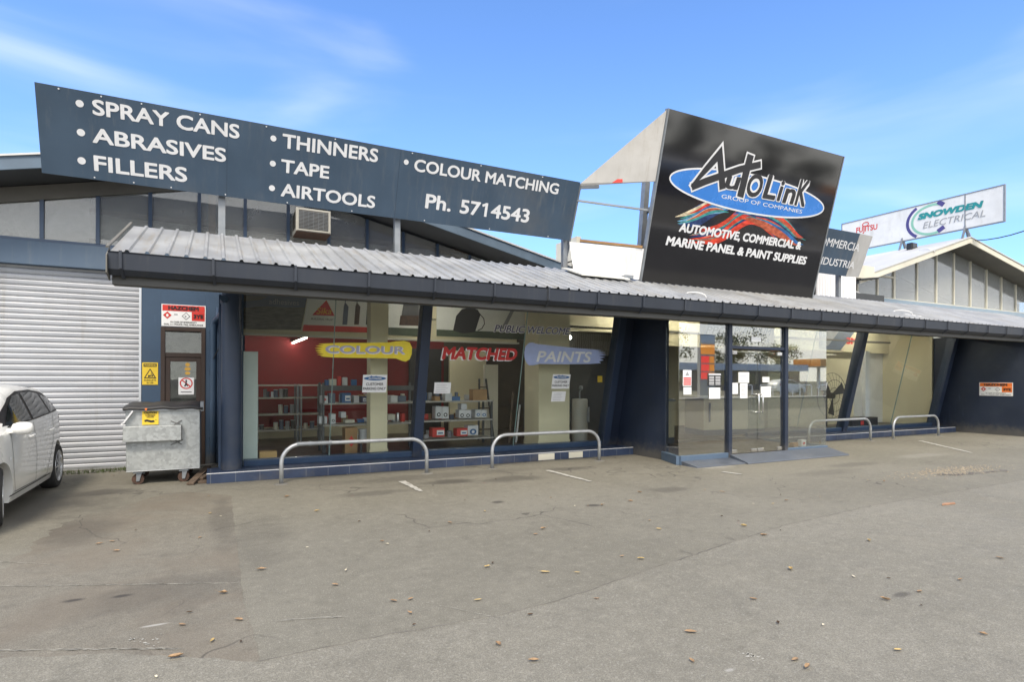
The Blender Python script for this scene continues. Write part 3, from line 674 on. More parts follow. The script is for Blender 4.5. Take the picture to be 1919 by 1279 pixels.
for s, xa, xb in ((1, 9.10, 9.842), (-1, 9.858, 10.60)):
    dl = MB().box(xa, xb, EY+.022, EY+.034, .14, 2.19).build('glass_door', 'podglass', B)
    hx = xb-.05 if s == 1 else xa+.05
    MB().tube([(hx, EY+.02, .95), (hx, EY-.05, .95), (hx, EY-.06, .97), (hx, EY-.06, 1.29), (hx, EY-.05, 1.31), (hx, EY+.02, 1.31)], .014, 10).build('handle', 'chrome', dl, smooth=True)
    f = MB(); 
    for zz_ in (.14, 2.11):
        for xq in ((xa, xa+.16) if s == 1 else (xb-.16, xb),): f.box(xq[0], xq[1], EY+.012, EY+.044, zz_, zz_+.07)
    f.box(*((xb-.17, xb) if s == 1 else (xa, xa+.17)), EY+.012, EY+.044, .14, .205)
    f.build('patch_fitting', 'chrome', dl, bevel=.003)
MB().hexa([(7.78, 7.94, .004), (9.2, 7.94, .004), (9.2, EY-.022, .004), (7.78, EY-.022, .004), (7.80, 7.96, .02), (9.2, 7.96, .02), (9.2, EY-.022, .075), (7.78, EY-.022, .075)]).hexa([(9.02, 7.88, .006), (12.05, 7.88, .006), (12.05, EY-.034, .006), (9.02, EY-.034, .006), (9.02, 7.90, .028), (12.05, 7.90, .028), (12.0, EY-.034, .135), (9.02, EY-.034, .135)]).build('entrance_ramp', 'rampblue', B)
# ---- interior of the shop
MB().box(.43, 20.6, 10.62, 16, .0, .15).box(8.07, 11.99, EY+.1, 10.62, .0, .12).build('floor', 'floor', B)
MB().box(.43, 5.6, 15.2, 15.3, .15, 3.0).build('red_back_wall', 'red', B)
MB().box(5.6, 10.5, 15.21, 15.3, .15, 3.0).build('dark_back_wall', 'brownwall', B)
MB().box(.43, 5.6, 15.17, 15.199, .15, .42).build('skirting', 'cream', B)
MB().box(10.5, 20.6, 14.0, 14.1, .15, 3.3).box(15.0, 20.6, 12.3, 12.4, .15, 3.3).box(20.55, 20.62, 10.7, 14, .15, 3.3).box(14.9, 15.0, 12.3, 14, .15, 3.3).build('cream_wall', 'cream', B)
MB().box(.43, 20.6, 12.0, 16, 2.85, 2.9).box(.43, 20.6, 10.16, 12.0, 3.25, 3.3).box(8.1, 11.98, 8.4, 10.1, 2.942, 2.949).build('ceiling', 'ceiling', B)
bk = MB().box(.43, 6.2, 12.0, 12.1, 2.44, 3.25).box(7.01, 9.5, 12.0, 12.1, 2.78, 3.25).box(9.5, 20.6, 12.05, 12.12, 2.5, 3.25); bk.build('bulkhead', 'cream', B)
MB().box(.43, 6.2, 11.88, 12.0, 2.40, 2.44).box(13.0, 17.5, 11.9, 12.05, 2.38, 2.42).build('ledge', 'creamext', B)
pl_ = MB().box(2.60, 2.92, 11.0, 11.3, .15, 3.25).build('pillar', 'cream', B)
MB().box(2.585, 2.935, 10.985, 11.0, .15, .27).build('pillar_skirting', 'cream', pl_)
pl_ = MB().box(6.22, 7.0, 11.0, 11.65, .15, 3.25).build('pillar', 'cream', B)
MB().box(6.205, 7.015, 10.985, 11.0, .15, .27).box(6.205, 6.22, 11.0, 11.65, .15, .27).build('pillar_skirting', 'cream', pl_)
MB().box(5.85, 6.2, 13.0, 13.1, .15, 1.95).build('partition', 'creamext', B)
MB().box(5.55, 6.6, 14.6, 14.7, .15, 2.35).build('partition', 'cream', B)
MB().box(4.6, 5.5, 15.12, 15.17, .15, 2.4).build('inner_doorway', 'black', B)
MB().box(8.1, 10.45, 13.4, 13.5, .15, 2.4).build('dark_recess_sheet', 'black', B)  # black sheet standing in for the shade of a deep recess
m = MB(); x = 8.2
while x < 10.2: m.box(x, x+.03, 13.3, 13.33, 2.25, 2.84); x += .06
m.build('ribbed_panel', 'greysheet', B)
# warehouse behind the roller door wall
MB().box(-8.8, .28, 17, 17.1, 0, 5).box(-8.8, .28, 12.4, 17, -.02, .01).build('warehouse_lining', 'board', B)
MB().box(7.5, 20.6, 16.0, 16.1, 0, 4).build('rear_wall', 'white', B)

# ================================================================== ROOF SIGNS
LS = PL((-2.17, 10.06, 4.395), (1, 0, 0), (0, -.40, 1.09))
def lsx(u, v): return LS.px(u, v)
LH = sum(lsx(*q)[1] for q in ((65, 150), (1088, 342), (1613, 440)))/3; LW = lsx(1066, 450)[0]; LW = (LW+lsx(1088, 342)[0])/2; LA = (lsx(75, 325)[0]+lsx(65, 150)[0])/2
LB = (lsx(75, 325)[1]+lsx(1062, 450)[1])/2
S1 = thing('roof_sign', 'long navy roof sign listing spray cans, abrasives, thinners and a phone number', 'sign', LS.pt(4, 0), None)
LS.slab(LA, LB, LW, LH, -.05, 0).build('sign_panel', 'signnavy', S1, bevel=.003)
for t in (.03, .085, .14, .225, .33, .45, .6, .75, .9):
    for p in (LS.pt(LA+(LW-LA)*t, LH-.03, 0), LS.pt(LA+(LW-LA)*(t+.04), LB+.03, 0)): MB().tube([p, p+LS.n*.008], .010, 8).build('rivet', 'vinyl', S1)
for u in (424, 741): a = lsx(u, 380)[0]; LS.slab(a-.003, LB+.004, a+.003, LH-.004, .0002, .0012).build('sheet_joint', 'seamnavy', S1)
bl_ = MB()
for (u, v, r) in ((148, 194, 7.2), (150.5, 248.3, 7.2), (152, 301.3, 7.2), (511.2, 259.4, 5.6), (510.2, 306.6, 5.6), (508.8, 352.6, 5.6), (760.2, 303.8, 4.8)):
    a, b = lsx(u, v); r_ = abs(lsx(u+r, v)[0]-a); r2 = abs(lsx(u, v+r)[1]-b); q = (r_+r2)/2; LS.ring(a, b, q, q, .004, 24).build('bullet', 'vinyl', S1)
for s, b0, b1, t0 in (('SPRAY CANS', (172.5, 214.5), (447.5, 260.5), (172.5, 185.5)), ('ABRASIVES', (172.5, 267), (422.5, 304.3), (174, 239)), ('FILLERS', (175.8, 319.8), (350, 341.8), (175.8, 290.8)),
    ('THINNERS', (527.8, 276.8), (706.5, 304.5), (527.7, 249.8)), ('TAPE', (525.5, 322.5), (615.4, 335.5), (525.3, 297.8)), ('AIRTOOLS', (525, 367.5), (701.4, 390.5), (525, 343)),
    ('COLOUR MATCHING', (774.3, 320.3), (1044.3, 364.7), (774.3, 297)), ('Ph.', (795.3, 390), (843, 397), (796, 362.5)), ('57', (860.1, 399.4), (897.6, 404.8), (860.1, 373)), ('4543', (917.6, 407.7), (989.3, 418), (917.6, 381.5))):
    textpx(LS, s, b0, b1, t0, .004, bold=.025).build('lettering', 'vinyl', S1, recalc=False)
q0, q1 = lsx(908.3, 406.3), lsx(908.3, 380.2); q2 = lsx(903, 384.5)
LS.quad(q0[0]-.026, q0[1], q0[0]+.026, q1[1], .0042, bl_); LS.ribbon([(q0[0], q1[1]-.022), (q2[0]+.005, q2[1]-.01)], .045, .0046, mb=bl_)
bl_.build('digit', 'vinyl', S1, recalc=False)
def post(x, zb, zt, y=10.16, w_=.10): return MB().box(x-w_/2, x+w_/2, y, y+.10, zb, zt).box(x-w_*.9, x+w_*.9, y-.05, y+.15, zb-.0, zb+.02)
for x in (.085, 2.87, 6.36): post(x, 3.80, 5.1 if x < 6 else 4.7).build('sign_post', 'steelpost', S1, bevel=.004)
bk_ = MB()
for x in (.085, 2.87, 5.8): bk_.bar(V(x, 10.2, 4.6), LS.pt(x+2.17, .25, -.05), .05, .05).bar(V(x, 10.2, 5.05), LS.pt(x+2.17, .85, -.05), .05, .05)
bk_.build('bracket', 'steelpost', S1)
# right-hand sister sign
S2 = thing('roof_sign', 'shorter navy roof sign with cut-off commercial and industrial lettering behind the black sign', 'sign', LS.pt(15, 0), None)
a0 = 15.0; a1 = (lsx(1583, 518)[0]+lsx(1613, 440)[0])/2
LS.slab(a0, LB, a1, LH, -.05, 0).build('sign_panel', 'signnavy', S2, bevel=.003)
textpx(LS, 'COMMERCIA', (1524, 456.5), (1608, 472), (1525, 440.5), .004, bold=.014).build('lettering', 'vinyl', S2, recalc=False); textpx(LS, 'INDUSTRIA', (1525, 493.3), (1599, 504.2), (1526, 479), .004, bold=.014).build('lettering', 'vinyl', S2, recalc=False)
pt = LS.pt
MB().hexa([pt(a1+.01, LB, -.02), pt(a1+.03, LB, 0), pt(a1+1.0, LB, -.30), pt(a1+.98, LB, -.32), pt(a1+.01, LH, -.02), pt(a1+.03, LH, 0), pt(a1+1.0, LH, -.30), pt(a1+.98, LH, -.32)]).build('end_panel', 'greysheet', S2)
for x in (13.6, 15.1): post(x, 3.80, 4.9).build('sign_post', 'steelpost', S2)

# black main sign
AP = PL((7.75, 9.5, 3.61), (1, 0, 0), (0, -.81, 3.22))
ax = AP.px
AH = (ax(1255, 203)[1]+ax(1578, 293)[1])/2; AL = (ax(1255, 203)[0]+ax(1200, 527)[0])/2; AR = (ax(1578, 293)[0]+ax(1523, 560)[0])/2
S3 = thing('roof_sign', 'tall glossy black roof sign with blue oval emblem above the entrance', 'sign', AP.pt(2.6, 0), None)
def swirlmat():
    m, t, b, o = newmat('black_sign_print')
    uv = N(t, 'ShaderNodeTexCoord').outputs['Object']
    dt = N(t, 'ShaderNodeSeparateXYZ'); LK(t, uv, dt.inputs[0])
    # plane coordinates in metres (object origin = sign base centre)
    n = noise(t, objco(t), 3, 4)
    c = mixc(t, n, (.010, .010, .012), (.016, .016, .018))
    LK(t, c, b.inputs['Base Color']); b.inputs['Roughness'].default_value = .07; b.inputs['Specular IOR Level'].default_value = .85
    wob = noise(t, objco(t), 1.1, 2); bump(t, b, wob, .015, .05)
    return m
K['blacksign'] = swirlmat()
AP.slab(AL, 0, AR, AH, -.06, 0).build('sign_panel', 'blacksign', S3, bevel=.004)
AP.slab(AL-.03, 0, AL, AH, -.08, .012).build('edge_trim', 'steelpost', S3); AP.slab(AR, 0, AR+.03, AH, -.08, .012).build('edge_trim', 'steelpost', S3)
# emblem: oval
ec = [ax(1254.3, 333.3), ax(1542.6, 391.1)]; ecx = (ec[0][0]+ec[1][0])/2; era = (ec[1][0]-ec[0][0])/2
eb = ax(1447, 408)[1]; ecy = (ec[0][1]+ec[1][1])/2; erb = (ecy-eb)*.98
em = AP.ring(ecx, ecy, era, erb, .003, 64).build('emblem_oval', M('emblem_blue', (.035, .20, .62), .25, var=.06, scale=2), S3)
n = 64; AP.ribbon([(ecx+era*math.cos(2*math.pi*k/n), ecy+erb*math.sin(2*math.pi*k/n)) for k in range(n)], .035, .005, True).build('oval_outline', 'vinyl', em)
zp = lambda x, y: ax(1040+x/3.197, 180+y/3.197)
lw, lb = MB(), MB()
strokes = [[(812, 543), (900, 440), (982, 345), (992, 455), (1000, 558)],
           [(815, 545), (900, 510), (1100, 440), (1228, 410)],
           [(1168, 352), (1135, 480), (1105, 605)]]
wds = [.17, .14, .19]
for i, (s_, wd_) in enumerate(zip(strokes, wds)):
    P_ = [zp(*q) for q in s_]
    P_ = [Vector(q) for q in P_]; PW = [P_[0]+(P_[0]-P_[1]).normalized()*.035]+P_[1:-1]+[P_[-1]+(P_[-1]-P_[-2]).normalized()*.035]
    AP.ribbon(PW, [wd_*1.0+.07]*len(P_) if i else [.14, .2, .26, .24, .24], .006+.0006*i, mb=lw); AP.ribbon(P_, [wd_]*len(P_) if i else [.05, .13, .16, .16, .17], .0095+.0006*i, mb=lb)
def logo(body, b0, b1, t0):
    a = zp(*b0); b = zp(*b1); c = zp(*t0); h = c[1]-a[1]
    text(AP, body, (a[0]-.02, a[1]-.02), (b[0]+.02, b[1]-.02), h*1.24, .0082, mb=lw, bold=.085, shear=.12)
    text(AP, body, (a[0], a[1]), (b[0], b[1]), h*1.2, .0115, mb=lb, bold=.025, shear=.12)
logo('u', (1010, 552), (1098, 566), (1025, 455))
logo('O', (1135, 598), (1225, 612), (1135, 478))
logo('L', (1236, 612), (1312, 625), (1236, 485))
logo('i', (1322, 628), (1350, 633), (1330, 515))
logo('n', (1355, 640), (1425, 652), (1355, 525))
logo('K', (1428, 655), (1490, 665), (1450, 520))
lw.build('emblem_outline', 'vinyl', em, recalc=False); lb.build('emblem_letters', 'ink', em, recalc=False)
t3 = MB(); textpx(AP, 'GROUP OF COMPANIES', (1350.6, 371.2), (1501.4, 400.5), (1350.6, 363.6), .0055, mb=t3, bold=.0); t3.build('emblem_caption', 'vinyl', em, recalc=False)
t3 = MB(); textpx(AP, 'AUTOMOTIVE, COMMERCIAL &', (1270.9, 434), (1499.2, 468.4), (1273, 416.8), .004, bold=.04, shear=.12).build('lettering', 'vinyl', S3, recalc=False)
textpx(AP, 'MARINE PANEL & PAINT SUPPLIES', (1246.4, 459.3), (1509.2, 496.5), (1248, 441.8), .004, bold=.04, shear=.12).build('lettering', 'vinyl', S3, recalc=False)
def bez(P, n=26):
    out = []
    for i in range(len(P)-1):
        p0, p1, p2, p3 = [Vector(P[max(0, min(len(P)-1, i+k))]) for k in (-1, 0, 1, 2)]
        for k in range(n//2):
            t_ = k/(n//2); out.append(.5*((2*p1)+(p2-p0)*t_+(2*p0-5*p1+4*p2-p3)*t_*t_+(3*p1-p0-3*p2+p3)*t_**3))
    out.append(Vector(P[-1])); return out
WC = {'red': (.58, .055, .03), 'rust': (.42, .10, .05), 'blue': (.03, .13, .36), 'sky': (.14, .34, .50), 'teal': (.04, .24, .23), 'cream': (.60, .52, .36), 'deep': (.02, .045, .13)}
for k_ in WC: K['wave_'+k_] = M('wave_print_'+k_, WC[k_], .18, var=.35, scale=5, stretch=(1.5, 1, 3))
rw_ = random.Random(21)
pathA = [(720, 745), (790, 735), (860, 715), (930, 680), (1000, 668), (1070, 690)]
pathB = [(800, 850), (880, 838), (960, 830), (1030, 800), (1100, 745), (1180, 705), (1250, 730), (1310, 790), (1370, 850)]
pathC = [(1060, 720), (1160, 700), (1240, 720), (1310, 755), (1380, 800), (1440, 850), (1500, 875)]
k = 0
for pth, cols, sp_ in ((pathA, ['blue', 'sky', 'cream', 'red', 'rust', 'teal', 'sky', 'deep'], 54), (pathB, ['red', 'red', 'rust', 'cream', 'red', 'teal', 'rust', 'deep', 'red'], 66), (pathC, ['teal', 'sky', 'deep', 'red', 'teal', 'blue', 'rust'], 60)):
    for q, co in enumerate(cols*2):
        o_ = (q/(2*len(cols)-1)-.5)*sp_*1.5+rw_.uniform(-6, 6); sh_ = rw_.uniform(-40, 40)
        P_ = bez([zp(x+sh_*.5, y+o_*(.55+.45*math.sin(math.pi*i_/(len(pth)-1)))) for i_, (x, y) in enumerate(pth)]); n_ = len(P_); w0 = rw_.uniform(.07, .18)
        a_, b_ = rw_.uniform(0, .25), rw_.uniform(.75, 1)
        P_ = P_[int(a_*n_):max(int(a_*n_)+6, int(b_*n_))]; n_ = len(P_)
        AP.ribbon([tuple(p_) for p_ in P_], [max(.004, w0*math.sin(math.pi*(i_+.3)/n_)) for i_ in range(n_)], .0008+.00004*k).build('wave_print', 'wave_'+co, em); k += 1
# returns on the left side of the black sign
A0 = AP.pt(AL-.04, AH-.03, -.02); lt = LS.pt(LW+.02, LH-.02, -.02); A1 = AP.pt(AL-.04, ax(1230, 340)[1], -.02)
lt2 = LS.pt(LW+.03, LH-.06, -.03)
MB().prism([A0, lt, lt2, A1], (.015, .02, 0)).build('return_panel', 'greysheet', S3)
B0 = AP.pt(AL-.04, ax(1203, 466)[1], -.03); B1 = AP.pt(AL-.04, .03, -.03); c0 = LS.pt(LW+.03, LB-.02, -.05); c1 = V(c0.x+.02, 9.98, 3.79)
MB().prism([B0, c0, c1, B1], (.012, .02, 0)).build('lower_panel', 'whitesheet', S3)
MB().bar(B0+V(-.02, .03, .035), c0+V(.28, .03, .055), .09, .05).build('batten', 'timber', S3)
tm = MB(); q = lt+(A1-lt)*.42; q2 = lt+(A1-lt)*.56
tm.prism([q+V(-.01, -.01, -.01), q2+V(-.01, -.01, -.01), q2+V(-.01, -.01, .12)], (.006, .0, 0)); tm.build('torn_sticker', 'redink', S3)
MB().bar(LS.pt(LW+.03, LH-.35, -.1), AP.pt(AL, ax(1228, 395)[1], -.15), .035, .035).bar(LS.pt(LW+.04, LH-.1, -.12), LS.pt(LW+.5, LH-.02, -.1), .06, .06).bar(LS.pt(LW+.06, LH-.03, -.1), LS.pt(LW+.06, LB-.6, -.12), .05, .05).build('frame_rail', 'steelpost', S3)
pz = [V(8.28, 10.2, 3.9), V(8.46, 10.2, 5.95)]
MB().bar(*pz, .13, .13).build('sign_post', 'steelpost', S3)
MB().bar((12.2, 10.2, 3.9), (12.2, 10.2, 5.9), .13, .13).bar((8.46, 10.2, 5.3), AP.pt(.7, 1.9, -.06), .08, .08).bar((12.2, 10.2, 5.3), AP.pt(4.5, 1.9, -.06), .08, .08).build('back_brace', 'steelpost', S3)
MB().box(7.25, 7.45, 9.35, 9.5, 3.62, 3.68).build('foot_bracket', 'steelpost', S3)
# bent white cable ends on the canopy roof
for i, (u, v, lab) in enumerate(((1300, 558, 'loop of white cable lying on the canopy roof under the black sign'), (1690, 590, 'loop of white cable lying on the canopy roof near its far end'))):
    p = atY(u, v, 8.5); r0 = p+V(-.18, 0, -.02)
    tag(MB().tube([r0+V(.36*k/10, .15*math.sin(k*.5), .02+.11*math.sin(math.pi*k/10)) for k in range(11)]+[r0+V(.30, -.05, .02), r0+V(.1, -.12, .01), r0+V(.7, -.2, -.03)], .013, 8).build('cable_loop', 'white', None, smooth=True), lab, 'cable')

# ================================================================== AIR CONDITIONER
AC = thing('air_conditioner', 'beige window air conditioner jutting through the clerestory glass', 'air conditioner', (1.65, 11.9, 4.38))
MB().box(1.34, 1.97, 11.60, 12.19, 4.37, 4.81).build('casing', 'tank', AC, bevel=.01)
f = MB().box(1.36, 1.95, 11.585, 11.598, 4.385, 4.41).box(1.36, 1.95, 11.585, 11.598, 4.77, 4.795).box(1.36, 1.385, 11.585, 11.598, 4.41, 4.77).box(1.925, 1.95, 11.585, 11.598, 4.41, 4.77)
f.build('front_frame', 'tank', AC)
MB().box(1.39, 1.92, 11.592, 11.599, 4.415, 4.765).build('coil', 'soffit', AC)
f = MB()
for k in range(13): f.box(1.39, 1.92, 11.583, 11.591, 4.425+k*.026, 4.433+k*.026)
for k in range(5): f.box(1.47+k*.09, 1.476+k*.09, 11.578, 11.5825, 4.415, 4.765)
f.build('grille', 'steelpost', AC)
f = MB()
for k in range(6): f.box(1.332, 1.339, 11.68+k*.07, 11.72+k*.07, 4.45, 4.75)
f.build('side_vents', 'seam', AC)
MB().box(1.345, 1.965, 11.605, 12.15, 4.355, 4.369).build('base_tray', 'rust', AC)

# ================================================================== WALL SIGNS
def hazchem(pl, a0, b0, a1, b1, label, main):
    w_, h_ = a1-a0, b1-b0; P = lambda a, b: (a0+a*w_, b0+b*h_)
    s = thing('hazchem_sign', label, 'sign', pl.pt(a0+w_/2, b0, 0))
    pl.slab(a0, b0, a1, b1, 0, .006).build('sign_plate', 'paper', s)
    f = MB(); pl.quad(*P(.02, .70), *P(.98, .97), .009, f); pl.quad(*P(.68, .28), *P(.98, .69), .009, f); f.build('colour_field', main, s)
    t = MB(); text(pl, 'HAZCHEM', P(.15, .75), P(.84, .75), h_*.18, .012, mb=t, bold=.05); text(pl, '3YE', P(.72, .39), P(.95, .39), h_*.19, .012, mb=t, bold=.05)
    text(pl, 'IN CASE OF EMERGENCY', P(.2, .165), P(.80, .165), h_*.07, .009, mb=t, bold=.02); text(pl, 'DIAL 111 POLICE, FIRE, AMBULANCE', P(.06, .055), P(.94, .055), h_*.07, .009, mb=t, bold=.02)
    t.build('lettering', 'ink', s, recalc=False)
    def dia(a, b, r, off, mb): return mb.poly([pl.pt(a0+(a)*w_-r, b0+b*h_, off), pl.pt(a0+a*w_, b0+b*h_-r, off), pl.pt(a0+a*w_+r, b0+b*h_, off), pl.pt(a0+a*w_, b0+b*h_+r, off)])
    dia(.13, .50, h_*.17, .009, MB()).build('flammable_diamond', 'redink', s); d = MB(); dia(.55, .48, h_*.17, .009, d); d.build('diamond', 'ink', s)
    d = MB(); dia(.55, .48, h_*.14, .0105, d); pl.ring(a0+.13*w_, b0+.49*h_, h_*.05, h_*.07, .011, 12, d); d.build('diamond_face', 'paper', s)
    d = MB(); pl.ring(a0+.54*w_, b0+.47*h_, h_*.04, h_*.05, .012, 10, d); pl.quad(a0+.28*w_, b0+.52*h_, a0+.36*w_, b0+.57*h_, .009, d); d.build('pictogram', 'greyink', s)
hazchem(PL((0, YW-.004, 0), (1, 0, 0), (0, 0, 1)), -.86, 2.535, -.16, 2.93, 'red and white hazchem board above the brown side door', 'redink')
RW = PL((20.615, 12, 0), (0, -1, 0), (0, 0, 1)); h0_ = RW.px(1836, 743); h1_ = RW.px(1899, 717)
hazchem(RW, h0_[0], (RW.px(1836, 741)[1]+RW.px(1899, 744)[1])/2, h1_[0], (RW.px(1836, 717)[1]+RW.px(1899, 718)[1])/2, 'orange hazchem board on the dark projecting wall', 'orangeink')
WS = thing('warning_sign', 'yellow forklift warning sign between roller door and brown door', 'sign', (-1.03, YW, 1.48)); W0 = PL((0, YW-.004, 0), (1, 0, 0), (0, 0, 1))
W0.slab(-1.15, 1.48, -.91, 1.875, 0, .005).build('sign_plate', 'yellow', WS)
t = MB(); W0.quad(-1.13, 1.80, -.93, 1.855, .008, t)
for (ra, off) in ((.10, .008),): t.poly([W0.pt(-1.125, 1.595, off), W0.pt(-.935, 1.595, off), W0.pt(-1.03, 1.77, off)])
text(W0, 'FORKLIFTS', (-1.12, 1.545), (-.94, 1.545), .03, .008, mb=t, bold=.01); text(W0, 'IN USE', (-1.08, 1.50), (-.98, 1.50), .03, .008, mb=t, bold=.01); t.build('black_print', 'ink', WS, recalc=False)
t = MB(); t.poly([W0.pt(-1.10, 1.61, .011), W0.pt(-.96, 1.61, .011), W0.pt(-1.03, 1.74, .011)]); text(W0, 'WARNING', (-1.12, 1.813), (-.94, 1.813), .03, .011, mb=t, bold=.03); t.build('yellow_print', 'yellow', WS, recalc=False)
t = MB(); W0.quad(-1.06, 1.625, -1.02, 1.65, .014, t); W0.quad(-1.016, 1.62, -1.008, 1.69, .014, t); W0.ring(-1.05, 1.622, .009, .009, .0145, 10, t); W0.quad(-1.0, 1.622, -.985, 1.66, .014, t); t.build('pictogram', 'ink', WS)
DG = PL((0, YW+.018, 0), (1, 0, 0), (0, 0, 1))
def notice(pl, u0, v0, u1, v1, label, name='paper_notice', cat='notice', lines=5, off=.004, grp=None, mat='paper', head=None, ink='greyink', headink='ink', tilt=0):
    a0, b1 = pl.px(u0, v0); a1, b0 = pl.px(u1, v1)
    # size along the sheet's own axes, centred on what is seen
    b0 = pl.px((u0+u1)/2, v1)[1]; b1 = pl.px((u0+u1)/2, v0)[1]; vm = (v0+v1)/2; a0 = pl.px(u0, vm)[0]; a1 = pl.px(u1, vm)[0]
    w_, h_ = a1-a0, b1-b0
    s = thing(name, label, cat, pl.pt((a0+a1)/2, b0, off), grp)
    pl.slab(a0, b0, a1, b1, off, off+.0015).build('sheet', mat, s)
    m = MB(); rnd = random.Random(int(u0*7+v0))
    top = .88 if not head else .66
    for k in range(lines):
        y = b0+h_*(top-(k+.5)*(top-.08)/lines); pl.quad(a0+w_*.12, y-h_*.012, a0+w_*rnd.uniform(.6, .9), y+h_*.012, off+.003, m)
    if lines: m.build('print', ink, s)
    return s, a0, b0, w_, h_
s, a0, b0, w_, h_ = notice(DG, 335, 708, 364, 740, 'white no-pedestrians notice on the brown door glass', 'prohibition_sign', 'sign', 0)
m = MB(); DG.ribbon([(a0+w_/2+.38*w_*math.cos(k*math.pi/12), b0+h_*.66+.38*w_*math.sin(k*math.pi/12)) for k in range(24)], w_*.08, .008, True, m); DG.ribbon([(a0+w_*.25, b0+h_*.83), (a0+w_*.75, b0+h_*.48)], w_*.08, .0086, mb=m); m.build('red_ring', 'redink', s)
m = MB(); DG.ring(a0+w_*.5, b0+h_*.82, w_*.06, w_*.06, .0095, 12, m); DG.ribbon([(a0+w_*.5, b0+h_*.78), (a0+w_*.48, b0+h_*.62), (a0+w_*.4, b0+h_*.48)], w_*.09, .0095, mb=m); DG.ribbon([(a0+w_*.48, b0+h_*.63), (a0+w_*.6, b0+h_*.5)], w_*.07, .010, mb=m); DG.quad(a0+w_*.15, b0+h_*.13, a0+w_*.85, b0+h_*.17, .008, m); m.build('figure', 'ink', s)
m = MB()
for (u, v, ra, rb) in ((352, 684, 4.5, 4), (352, 692, 6, 4), (352, 700, 5, 3.6)):
    a, b = DG.px(u, v); r_ = DG.px(u+ra, v)[0]-a; DG.ring(a, b, r_, r_*rb/ra, .004, 14, m)
tag(m.build('door_sticker', M('orange_sticker', (.62, .36, .06), .5), None), 'orange sticker stack above the notice on the brown door', 'sticker')

# ================================================================== SHOPFRONT LETTERING (vinyl on the leaning glass)
G1 = GP
def gx(u, v): return GP.px(u, v)
zc = lambda x, y: gx(360+x/3.996, 360+y/3.996)
zd = lambda x, y: gx(760+x/3.996, 560+y/3.996)
K['brushyellow'] = M('yellow_vinyl', (.88, .72, .06), .5, var=.06, scale=6)
K['brushblue'] = M('lavender_vinyl', (.36, .44, .70), .5, var=.06, scale=6)
K['redvinyl'] = M('red_vinyl', (.50, .03, .03), .45, var=.05)
K['lavvinyl'] = M('lilac_vinyl', (.42, .43, .60), .5)
K['navyvinyl'] = M('navy_vinyl', (.05, .055, .13), .5)
def decal(name, pts, mat, par, off): return MB().poly([GP.pt(*p, off) for p in pts]).build(name, mat, par)
pts = [zc(*q) for q in [(945, 1138), (1100, 1130), (1300, 1131), (1480, 1127), (1530, 1119), (1590, 1115), (1630, 1128), (1648, 1165), (1646, 1215), (1630, 1255), (1600, 1272), (1570, 1265), (1530, 1248), (1400, 1245), (1200, 1243), (1050, 1240), (960, 1232), (985, 1225), (935, 1219), (990, 1213), (930, 1203), (975, 1197), (922, 1188), (975, 1180), (918, 1170), (980, 1164), (925, 1152), (985, 1147)]]
d = decal('colour_decal', pts, 'brushyellow', W1, .002)
m = MB(); text(GP, 'COLOUR', zc(1004, 1212), zc(1597, 1218), zc(1004, 1150)[1]-zc(1004, 1212)[1], .004, mb=m, bold=.03); m.build('decal_shadow', 'paper', d, recalc=False)
m = MB(); text(GP, 'COLOUR', zc(998, 1206), zc(1591, 1212), zc(998, 1148)[1]-zc(998, 1206)[1], .006, mb=m, bold=.02); m.build('decal_lettering', 'lavvinyl', d, recalc=False)
m = MB(); text(GP, 'MATCHED', zd(262, 462), zd(822, 470), zd(262, 368)[1]-zd(262, 462)[1], .003, mb=m, bold=.03, shear=.12); d = m.build('matched_decal', 'paper', W2, recalc=False)
m = MB(); text(GP, 'MATCHED', zd(272, 455), zd(832, 464), zd(272, 358)[1]-zd(272, 455)[1], .005, mb=m, bold=.045, shear=.12); m.build('decal_lettering', 'redvinyl', d, recalc=False)
pts = [zd(*q) for q in [(892, 440), (890, 400), (900, 355), (925, 332), (950, 328), (985, 340), (1100, 352), (1250, 368), (1400, 380), (1470, 388), (1440, 398), (1500, 404), (1450, 412), (1508, 422), (1450, 430), (1498, 440), (1455, 448), (1485, 462), (1450, 470), (1465, 484), (1380, 490), (1200, 492), (1000, 490), (960, 500), (925, 500), (905, 480)]]
d = decal('paints_decal', pts, 'brushblue', W2, .002)
m = MB(); text(GP, 'PAINTS', zd(980, 474), zd(1386, 478), zd(980, 392)[1]-zd(980, 474)[1], .004, mb=m, bold=.02, shear=.12); m.build('decal_lettering', M('pale_vinyl', (.70, .72, .72), .5), d, recalc=False)
m = MB(); text(GP, 'PUBLIC WELCOME', zd(658, 252), zd(1232, 274), zd(658, 192)[1]-zd(658, 252)[1], .002, mb=m, bold=.05, shear=.2); d = m.build('welcome_decal', 'paper', W2, recalc=False)
m = MB(); text(GP, 'PUBLIC WELCOME', zd(664, 248), zd(1228, 270), zd(664, 196)[1]-zd(664, 248)[1], .004, mb=m, bold=.012, shear=.2); m.build('decal_lettering', 'navyvinyl', d, recalc=False)
